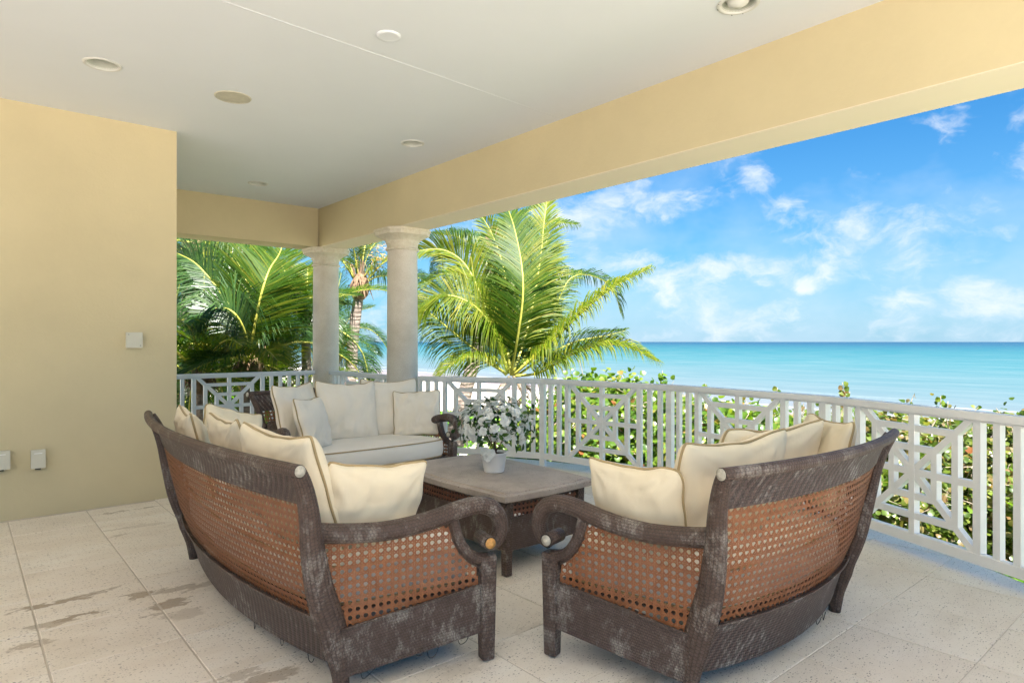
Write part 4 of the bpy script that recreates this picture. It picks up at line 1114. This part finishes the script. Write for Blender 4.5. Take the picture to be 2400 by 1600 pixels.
# --- palm behind it, dark crown with dry skirt, leaning trunk seen through the rail
Z = 17.
p2 = palm('taller leaning palm with a dark crown and brown skirt behind the big bright palm', P(1072, 985, Z).to_tuple()[:2]+(GZ,))
c2_ = trunk(p2, loc(p2, [P(1062, 1040, Z), P(1078, 965, Z), P(1098, 890, Z), P(1125, 790, Z), P(1140, 690, Z), P(1150, 610, Z)]), .20, .16, True, .6)
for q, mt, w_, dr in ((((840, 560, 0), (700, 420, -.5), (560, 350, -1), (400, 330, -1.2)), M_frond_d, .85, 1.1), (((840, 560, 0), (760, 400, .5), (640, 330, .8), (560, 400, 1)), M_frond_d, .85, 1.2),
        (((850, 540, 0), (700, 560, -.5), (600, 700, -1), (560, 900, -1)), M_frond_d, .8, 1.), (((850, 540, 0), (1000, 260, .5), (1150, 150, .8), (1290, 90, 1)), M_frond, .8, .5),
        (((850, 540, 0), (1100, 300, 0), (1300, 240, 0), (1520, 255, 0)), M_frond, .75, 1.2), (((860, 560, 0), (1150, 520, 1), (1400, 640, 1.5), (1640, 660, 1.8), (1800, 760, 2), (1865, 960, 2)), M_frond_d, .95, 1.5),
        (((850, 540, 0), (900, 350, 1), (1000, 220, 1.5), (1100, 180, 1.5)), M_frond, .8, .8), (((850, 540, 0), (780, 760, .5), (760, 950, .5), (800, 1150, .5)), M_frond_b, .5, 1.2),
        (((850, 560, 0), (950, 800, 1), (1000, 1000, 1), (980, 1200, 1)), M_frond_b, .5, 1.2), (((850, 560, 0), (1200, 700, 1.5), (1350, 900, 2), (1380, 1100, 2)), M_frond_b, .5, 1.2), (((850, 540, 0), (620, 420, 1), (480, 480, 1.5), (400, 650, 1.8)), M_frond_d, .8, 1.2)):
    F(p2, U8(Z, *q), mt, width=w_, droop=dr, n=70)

# --- palm between the two columns
Z = 17.
p3 = palm('tall bare trunked palm seen between the two stone columns', P(812, 1010, Z).to_tuple()[:2]+(GZ,))
trunk(p3, loc(p3, [P(806, 1040, Z), P(818, 930, Z), P(823, 870, Z), P(829, 780, Z), P(839, 705, Z), P(841, 690, Z)]), .165, .135, True, .42)
hd = (842, 668)
def F3(pts, mt, **k): F(p3, [(*q[:2], Z+q[2]) for q in pts], mt, **k)
F3([(842, 664, 0), (852, 600, 0), (862, 540, .3), (880, 470, .5)], M_frond_y, width=.6, n=50, droop=.8)
F3([(838, 664, 0), (832, 600, 0), (815, 540, -.3), (780, 480, -.5)], M_frond, width=.6, n=50, droop=.8)
F3([(850, 668, 0), (875, 640, 0), (905, 612, 0), (960, 590, .5)], M_frond_y, width=.6, n=50, droop=.6)
F3([(848, 672, .1), (880, 650, .3), (930, 646, .6), (990, 655, .9), (1050, 700, 1.)], M_frond_d, width=1.0, n=80, droop=1.6)
F3([(835, 664, 0), (812, 625, 0), (790, 590, .3), (750, 560, .5)], M_frond, width=.6, n=50, droop=.6)
F3([(845, 664, .1), (858, 610, .5), (880, 570, .8), (930, 540, 1)], M_frond, width=.7, n=56, droop=1.2)
F3([(838, 676, 0), (815, 690, -.3), (790, 720, -.5), (770, 770, -.5)], M_frond, width=.6, n=56, droop=.9)
for k in range(14):
    a = rv.uniform(-1, 1); g = MB(); q0 = P(842+a*14, 650, Z-.1)-p3.location; q1 = P(842+a*34+rv.uniform(-8, 8), 610+abs(a)*16, Z-.1)-p3.location; q2 = P(842+a*52, 640+rv.uniform(-50, 20), Z-.1)-p3.location
    g.tube(crom([q0, q1, q2], 8), [.022, .02, .017, .014, .012, .01, .008, .006, .004], 4); g.build('petiole', rv.choice([M_frond_b, M_fibre, M_rach]), p3)
g = MB()
for k in range(90):
    q = P(rv.uniform(868, 902), rv.uniform(572, 630), Z+rv.uniform(-.3, .3))-p3.location; d = V((rv.gauss(0, 1), rv.gauss(0, 1), rv.gauss(0, 1))).normalized()*rv.uniform(.08, .2); e = d.orthogonal().normalized()*.012
    g.add([q-e, q+e, q+d], [(0, 1, 2)])
g.build('flower_spray', simple('flower_spray', (.50, .25, .05), .6), p3)

# --- low dark palm between the columns and behind the left column
Z = 20.
p4 = palm('low dark palm behind the bare trunk, half hidden by the stone columns', P(790, 900, Z).to_tuple()[:2]+(GZ,))
trunk(p4, loc(p4, [P(790, 1020, Z), P(788, 900, Z), P(786, 840, Z)]), .16, .13, True, .3)
for q, dr in ((((786, 838, 0), (815, 782, 0), (850, 768, 0), (885, 785, 0), (915, 828, 0)), .8), (((786, 838, 0), (820, 800, 0), (850, 800, -.3), (880, 830, -.5)), .7), (((786, 838, 0), (800, 780, .5), (830, 735, .8), (872, 720, 1)), .5),
        (((786, 838, 0), (760, 790, 0), (730, 770, .4), (690, 790, .5)), .8), (((786, 838, 0), (780, 760, .4), (790, 690, .8), (800, 640, 1)), .4), (((786, 838, 0), (815, 830, -.5), (850, 850, -.8), (870, 890, -1)), .7)):
    F(p4, [(a, b, Z+c) for a, b, c in q], M_frond_d, width=.8, droop=dr, n=64)

# --- left palm with the great upright frond
Z = 11.
p5 = palm('broad palm behind the left railing with one great upright frond', P(582, 950, Z).to_tuple()[:2]+(GZ,))
trunk(p5, loc(p5, [P(576, 1100, Z), P(578, 980, Z), P(584, 868, Z)]), .15, .12, True, .25)
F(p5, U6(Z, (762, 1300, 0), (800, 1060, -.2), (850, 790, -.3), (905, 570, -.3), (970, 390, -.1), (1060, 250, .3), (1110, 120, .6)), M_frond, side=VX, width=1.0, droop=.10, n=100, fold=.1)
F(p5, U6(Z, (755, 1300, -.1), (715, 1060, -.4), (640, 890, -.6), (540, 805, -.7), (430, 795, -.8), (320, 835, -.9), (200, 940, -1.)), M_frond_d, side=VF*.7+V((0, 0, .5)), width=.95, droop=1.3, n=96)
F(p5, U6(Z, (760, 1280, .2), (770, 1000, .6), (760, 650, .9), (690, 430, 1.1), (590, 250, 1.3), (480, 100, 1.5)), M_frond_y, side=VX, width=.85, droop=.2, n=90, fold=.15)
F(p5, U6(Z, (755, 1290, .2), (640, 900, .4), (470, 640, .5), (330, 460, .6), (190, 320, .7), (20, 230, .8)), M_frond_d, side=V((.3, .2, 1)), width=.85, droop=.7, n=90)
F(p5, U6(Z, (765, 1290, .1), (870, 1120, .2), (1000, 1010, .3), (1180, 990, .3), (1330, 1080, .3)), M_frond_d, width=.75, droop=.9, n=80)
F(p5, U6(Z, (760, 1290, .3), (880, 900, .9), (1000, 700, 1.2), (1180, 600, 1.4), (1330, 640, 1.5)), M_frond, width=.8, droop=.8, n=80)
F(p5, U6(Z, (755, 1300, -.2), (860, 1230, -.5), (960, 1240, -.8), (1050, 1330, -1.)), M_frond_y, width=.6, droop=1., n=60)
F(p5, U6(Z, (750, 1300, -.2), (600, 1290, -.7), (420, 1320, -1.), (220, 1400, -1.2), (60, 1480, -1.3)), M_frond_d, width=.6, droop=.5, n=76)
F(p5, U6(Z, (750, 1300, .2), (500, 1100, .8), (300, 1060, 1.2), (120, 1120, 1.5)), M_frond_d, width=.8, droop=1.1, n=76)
rnd_fronds(p5, V(loc(p5, [P(584, 860, Z+.6)])[0]), 9, 3.0, [M_frond_d, M_frond_d, M_frond], (.1, 1.2), (-.2, 3.6))

# --- slimmer palm by the corner column
Z = 14.
p6 = palm('slender palm close left of the corner column, fronds pointing straight up', P(718, 960, Z).to_tuple()[:2]+(GZ,))
trunk(p6, loc(p6, [P(722, 1060, Z), P(719, 930, Z), P(717, 770, Z)]), .12, .10, True, .2)
F(p6, U6(Z, (1335, 900, 0), (1345, 700, 0), (1352, 520, 0), (1358, 380, .2)), M_frond_y, side=VX, width=.65, droop=.15, n=76, fold=.15)
F(p6, U6(Z, (1330, 950, 0), (1270, 900, -.1), (1215, 790, -.2), (1140, 680, -.3), (1040, 640, -.4)), M_frond, width=.7, droop=1., n=76)
F(p6, U6(Z, (1330, 960, 0), (1250, 930, -.3), (1120, 1010, -.6), (1020, 1120, -.8)), M_frond_d, width=.8, droop=.9, n=76)
F(p6, U6(Z, (1340, 960, 0), (1450, 820, 0), (1600, 740, .3), (1750, 760, .5)), M_frond_d, width=.7, droop=.8, n=70)
F(p6, U6(Z, (1335, 960, .2), (1240, 700, .6), (1150, 480, .9), (1080, 330, 1.2)), M_frond, width=.7, droop=.4, n=70)
rnd_fronds(p6, V(loc(p6, [P(717, 765, Z+.2)])[0]), 8, 2.4, [M_frond, M_frond_d], (.0, 1.1))

# --- two taller palms at the far left
Z = 13.5
p7 = palm('tall palm with a shaggy brown head just under the far left beam', P(470, 960, Z).to_tuple()[:2]+(GZ,))
trunk(p7, loc(p7, [P(462, 1080, Z), P(466, 860, Z), P(472, 740, Z), P(484, 625, Z)]), .22, .17, True, .75)
cc = V(loc(p7, [P(484, 580, Z)])[0])
rnd_fronds(p7, cc, 13, 3.3, [M_frond_d, M_frond, M_frond_d], (-.5, .7))
for q in (((350, 250, -.3), (420, 330, -.8), (470, 450, -1), (480, 600, -1)), ((300, 230, -.3), (180, 330, -.8), (60, 520, -1), (0, 760, -1.)), ((340, 240, -.2), (560, 160, -.6), (800, 200, -.9), (1000, 330, -1))):
    F(p7, U6(Z, *q), rv.choice([M_frond, M_frond_d]), width=.8, droop=1., n=70)
F(p7, U6(Z, (330, 300, -.3), (400, 420, -.5), (440, 560, -.6)), M_frond_b, width=.45, droop=1.2, n=40)
Z = 18.
p8 = palm('pinkish trunked palm at the very edge of the yellow wall', P(432, 900, Z).to_tuple()[:2]+(GZ,))
trunk(p8, loc(p8, [P(424, 960, Z), P(430, 820, Z), P(440, 700, Z), P(452, 600, Z)]), .19, .15, True, .5)
rnd_fronds(p8, V(loc(p8, [P(452, 560, Z)])[0]), 12, 3.6, [M_frond_d, M_frond_d, M_frond], (-.5, .8))
# low young palms filling the left gap under the crowns
for k, (u, v, z, n, L, lb) in enumerate(((470, 905, 10.5, 12, 2.0, 'young low palm behind the left railing, close to the yellow wall'), (655, 930, 13., 12, 2.3, 'young low palm behind the left railing, right of the great frond'),
        (520, 880, 19., 13, 3.0, 'distant dark palm behind the left group, low between two trunks'), (640, 790, 21., 14, 3.2, 'distant dark palm filling the gap right of the great frond'), (560, 700, 22., 14, 3.4, 'distant tall palm behind the great upright frond'))):
    b = P(u, v, z); pp = palm(lb, (b.x, b.y, GZ)); trunk(pp, [V((0, 0, -.2)), V((.05, 0, (b.z-GZ)*.5)), V((0, 0, b.z-GZ))], .13, .10, True, .2)
    rnd_fronds(pp, V((0, 0, b.z-GZ)), n, L, [M_frond, M_frond_d, M_frond_y] if k < 2 else [M_frond_d, M_frond_d, M_frond], (.0, 1.25))

# --- sea grape hedge outside the curved railing ----------------------------
def disc_leaf(mb, p, n_, r, seed, sides=7):
    q = V(n_).normalized().to_track_quat('Z', 'Y'); b = len(mb.v); cup = r*.18
    mb.v.append(tuple(V(p)+q @ V((0, 0, -cup*.3))))
    for k in range(sides):
        a = 2*pi*k/sides+seed; rr = r*(1.0+(.12 if k % 2 else 0)); mb.v.append(tuple(V(p)+q @ V((rr*cos(a), rr*sin(a)*.9, cup*(cos(2*a))))))
    for k in range(sides):
        mb.f.append((b, b+1+k, b+1+(k+1) % sides)); mb.sm.append(True); mb.uv.append([(0, 0)]*3)
gm = MB(); disc_leaf(gm, (0, 0, 0), (0, 0, 1), .066, 0, 9)
grape_me = bpy.data.meshes.new('leaf'); grape_me.from_pydata(gm.v, [], gm.f); grape_me.materials.append(M_grape)
for p_ in grape_me.polygons: p_.use_smooth = True
rg = random.Random(77)
def hedge_top(x, y):
    u_, z_ = proj_u(x, y); return interp([(1000, .10), (1150, .15), (1280, .50), (1350, .78), (1500, .76), (1600, .60), (1750, .52), (1900, .42), (2050, .34), (2200, .27), (2400, .22), (2700, .15)], u_)
def proj_u(x, y):
    z = x*sin(YAW)+y*cos(YAW); l = x*cos(YAW)-y*sin(YAW); z = max(z, .3); return 1200+FPX*l/z, z
def shrub(label, cx, cy, rx, ry, n, dry, individual):
    t = empty('sea_grape_shrub', (cx, cy, GZ), 0, label, 'shrub', 'sea grape shrubs along the curved railing')
    mat = M_grape2 if dry else M_grape; mb = MB(); top = hedge_top(cx, cy)-GZ
    clumps = []
    tries = 0
    while len(clumps) < n//11 and tries < 20000:
        tries += 1
        a = rg.uniform(0, 2*pi); q = rg.random()**.4; x = rx*q*cos(a); y = ry*q*sin(a)
        tz = hedge_top(cx+x, cy+y)-GZ; shape = tz-.55*q**3+.22*noise.noise(V((cx+x, cy+y, 1))*1.7)
        zz = shape-(2.7 if dry else 2.1)*rg.random()**1.15 if q > .5 else shape-.6*rg.random()
        pt_ = V((x, y, zz))
        w_ = pt_+V((cx, cy, GZ))
        if (V((w_.x, w_.y, 0))-ARC).length < AR+(.42 if not dry else 1.5) and w_.x > 2: continue
        clumps.append(pt_)
    leaves = []
    for c in clumps:
        outw = V((c.x/rx, c.y/ry, .8)).normalized()
        for k in range(16):
            p = c+V((rg.gauss(0, .13), rg.gauss(0, .13), rg.gauss(0, .10)))
            d = (outw*.55+V((rg.gauss(0, .6), rg.gauss(0, .6), rg.gauss(0, .5)+.35))-V((VF.x, VF.y, 0))*.35)
            leaves.append((p, d, rg.uniform(.027, .048)))
    for c in clumps:
        for k in range(3):
            p = V((c.x*rg.uniform(.2, .9), c.y*rg.uniform(.2, .9), c.z*rg.uniform(.35, .93)))
            w_ = p+V((cx, cy, 0))
            if (V((w_.x, w_.y, 0))-ARC).length < AR+(.6 if not dry else 1.6): continue
            leaves.append((p, V((rg.gauss(0, 1), rg.gauss(0, 1), rg.gauss(.4, .6))), rg.uniform(.07, .11)))
    # nearest leaves become single pieces
    leaves.sort(key=lambda L_: (L_[0]+V((cx, cy, 0))).xy.length)
    vis = [L_ for L_ in leaves if L_[0].z+GZ > -.55][:individual*5:5]
    ids = set(map(id, vis))
    for L_ in leaves:
        if id(L_) in ids: place(grape_me, 'leaf', t, L_[0], L_[1], L_[2]/.060, rg.uniform(0, 6))
        else: disc_leaf(mb, *L_, rg.uniform(0, 6))
    o = mb.build('foliage', mat, t); o['kind'] = 'stuff'
    # stems
    sb = MB()
    for c in rg.sample(clumps, min(len(clumps), 34 if dry else 20)):
        r0 = V((c.x*.25, c.y*.25, 0)); sb.tube(crom([r0, V((c.x*.75+rg.gauss(0, .1), c.y*.75+rg.gauss(0, .1), c.z*.45)), c], 8), [.022-.0018*i for i in range(9)], 4, caps=False)
    for c in clumps[::2]:
        d = V((rg.gauss(0, 1), rg.gauss(0, 1), rg.gauss(0, 1))).normalized()*rg.uniform(.12, .35); sb.tube([c-d, c+V((0, 0, .03)), c+d], [.006, .005, .003], 3, caps=False)
    o = sb.build('branches', M_twig, t); o['kind'] = 'stuff'
    return t
SH = [(1205, 10.5, .8, .9, 1500, 0, 18, 'small sea grape shrub at the foot of the big bright palm'), (1330, 9.6, 1.1, 1.1, 7200, 0, 40, 'tall bright sea grape shrub rising above the rail right of the big palm'),
      (1470, 9.2, 1.2, 1.1, 7600, 0, 45, 'bright sea grape shrub behind the second fretwork panel'), (1620, 8.7, 1.1, 1.1, 7200, 0, 40, 'sea grape shrub behind the balusters left of the right hand sofa'),
      (1790, 8.2, 1.15, 1.1, 7200, 0, 35, 'sea grape shrub behind the rail above the right sofa pillows'), (1990, 8.8, 1.3, 1.2, 7000, 1, 35, 'browning sea grape shrub with bare twigs behind the right sofa back'),
      (2200, 9.0, 1.4, 1.2, 7000, 1, 40, 'browning sea grape shrub behind the nearest fretwork panel'), (2430, 9.0, 1.4, 1.2, 6500, 1, 25, 'sea grape shrub at the right edge of the view'), (2750, 9.2, 1.5, 1.3, 2500, 1, 0, 'sea grape shrub past the right edge, mostly out of view')]
for u, z, rx, ry, n, dry, ind, lb in SH:
    c = P(u, 801, z); shrub(lb, c.x, c.y, rx, ry, n, dry, ind)
# upright sprigs poking above the rail, each growing from below
def sprig(u0, v0, u1, v1, z, n, label, mat):
    a = P(u0, v0, z); b_ = P(u1, v1, z)
    t = empty('sea_grape_sprig', a.to_tuple(), 0, label, 'branch', 'sea grape sprigs above the rail')
    d = b_-a; bend = VX*rg.uniform(-.06, .06); pts = crom([V(), d*.5+bend, d], 8); g = MB(); g.tube(pts, [.008-.0006*i for i in range(9)], 5); g.build('stem', M_twig, t)
    me = bpy.data.meshes.new('leaf'); me.from_pydata(gm.v, [], gm.f); me.materials.append(mat)
    for k in range(n):
        f = .25+.75*(k+.5)/n; p = pts[min(8, int(f*8))]; s = (-1 if k % 2 else 1)
        o = link('leaf', me, t); n_ = (-VF+VX*s*.5+V((rg.gauss(0, .4), rg.gauss(0, .4), rg.gauss(.3, .4)))); q = n_.to_track_quat('Z', 'Y'); sc = rg.uniform(.42, .66)*(z/9)
        o.matrix_local = Matrix.Translation(p+VX*s*.03+V((0, 0, rg.uniform(-.02, .04)))) @ q.to_matrix().to_4x4() @ Matrix.Rotation(rg.uniform(0, 6), 4, 'Z') @ Matrix.Scale(sc, 4)
for a in ((1545, 940, 1552, 868, 9, 12, 'tall sea grape sprig above the rail left of the open sea', M_grape), (1500, 930, 1496, 880, 9, 8, 'short sea grape sprig just above the rail near the last palm frond', M_grape), (1653, 935, 1653, 900, 8.5, 2, 'single small leaf tip above the middle of the rail', M_grape),
          (1818, 960, 1822, 908, 8, 6, 'small brown tinged sprig above the rail over the right sofa', M_grape2), (1966, 985, 1974, 896, 7.6, 13, 'tallest brown tinged sprig above the rail behind the right sofa', M_grape2), (1996, 985, 1992, 918, 7.7, 6, 'leafy side sprig low beside the tallest sprig', M_grape),
          (2140, 1000, 2142, 925, 7.3, 7, 'leftmost of the sprigs above the rail at the right', M_grape2), (2178, 1010, 2205, 928, 7.2, 9, 'slanting green sprig above the rail at the right', M_grape), (2225, 1010, 2222, 940, 7.2, 8, 'orange tinged sprig between the slanting one and the flat one', M_grape2),
          (2255, 1020, 2295, 952, 7.1, 9, 'flat spreading sprig low over the rail near the right edge', M_grape), (2375, 1020, 2335, 965, 7.0, 5, 'last tiny sprig over the rail before the right edge', M_grape2)): sprig(*a)

# low bright ground cover close under the balcony, on a raised bed
g = MB()
def bedz(x, y):
    r = (V((x, y, 0))-ARC).length; return -1.45+.25*noise.noise(V((x*.9, y*.9, 4)))-.12*max(0, r-AR-3)
bd = MB(); bd.grid(lambda a, b: (lambda q: V((q.x, q.y, bedz(q.x, q.y)-.06)))(arcp(-1.6+1.5*a, AR+.29+4.9*b)), 30, 24); struct('garden_bed', bd, plaster('garden_soil', (.11, .085, .055), .2, .5, 20))
for k in range(24000):
    a = rg.uniform(-1.3, -.12); r = AR+.3+4.3*rg.random()**.9; q = arcp(a, r)
    if rg.random() < .25*max(0, a+.5): continue
    disc_leaf(g, (q.x, q.y, bedz(q.x, q.y)+rg.uniform(-.03, .16)+.12*noise.noise(V((q.x*3, q.y*3, 0)))), (rg.gauss(0, .45), rg.gauss(0, .45)-.1, 1), rg.uniform(.03, .052), rg.uniform(0, 6), 5)
o = g.build('ground_cover', M_cover); tag(o, 'bright green leafy ground cover under the nearest part of the curved railing', 'ground cover', kind='stuff')
# brown picket fence glimpsed below
c0 = P(1960, 1215, 8.3); c1 = P(2062, 1222, 7.4)
pf = empty('picket_fence', (c0.x, c0.y, c0.z-.3), 0, 'small red brown picket fence glimpsed through the lower corner of the nearest fretwork panel', 'fence')
ax = (c1-c0); ax.z = 0
for k in range(13):
    q = ax*(k/12); g = MB(); g.box((q.x, q.y, rg.uniform(-.02, .03)), (.045, .02, .62), Matrix.Rotation(atan2(ax.y, ax.x), 3, 'Z')); g.build('picket', M_wood, pf)
for z_ in (-.15, .17):
    g = MB(); g.tube([V((0, 0, z_))-ax*.04, ax*1.04+V((0, 0, z_))], .022, 4); g.build('fence_rail', M_wood, pf)

# dune scrub and undergrowth
def scrub(name, label, cat, fn, n, mat, size, sides=5, dens=None):
    g = MB(); k = 0; tries = 0
    while k < n and tries < n*6:
        tries += 1; x, y, z, = fn()
        if dens and noise.noise(V((x*dens[0], y*dens[0], 2))) < dens[1]: continue
        disc_leaf(g, (x, y, z), (rg.gauss(0, .6), rg.gauss(0, .6)-.4, 1), rg.uniform(*size), rg.uniform(0, 6), sides); k += 1
    o = g.build(name, mat); tag(o, label, cat, kind='stuff'); return o
def gz(x, y):
    z = GZ+.5*noise.noise(V((x*.06, y*.06, 0)))*min(1, max(0, (x-12)/10))
    if x > 12: z += .35*exp(-((x-22-3*sin(y*.07))/6)**2)
    return z
def f1():
    x = rg.uniform(9, 25); y = rg.uniform(-10, 60); h = max(0, .9+1.1*noise.noise(V((x*.25, y*.25, 8)))); return x, y, gz(x, y)+rg.uniform(.0, h)
scrub('dune_scrub', 'low green scrub on the dune between the garden and the white beach', 'scrub', f1, 26000, M_cover, (.07, .14), 5, (.13, -.05))
def f2():
    x = rg.uniform(-6, 9.5); y = rg.uniform(11, 40); h = max(0, 1.2+1.2*noise.noise(V((x*.35, y*.35, 3)))); return x, y, gz(x, y)+rg.uniform(0, h)
scrub('undergrowth', 'mixed green undergrowth below the palms behind the left railing', 'undergrowth', f2, 24000, M_grape, (.06, .12), 5, (.2, -.25))
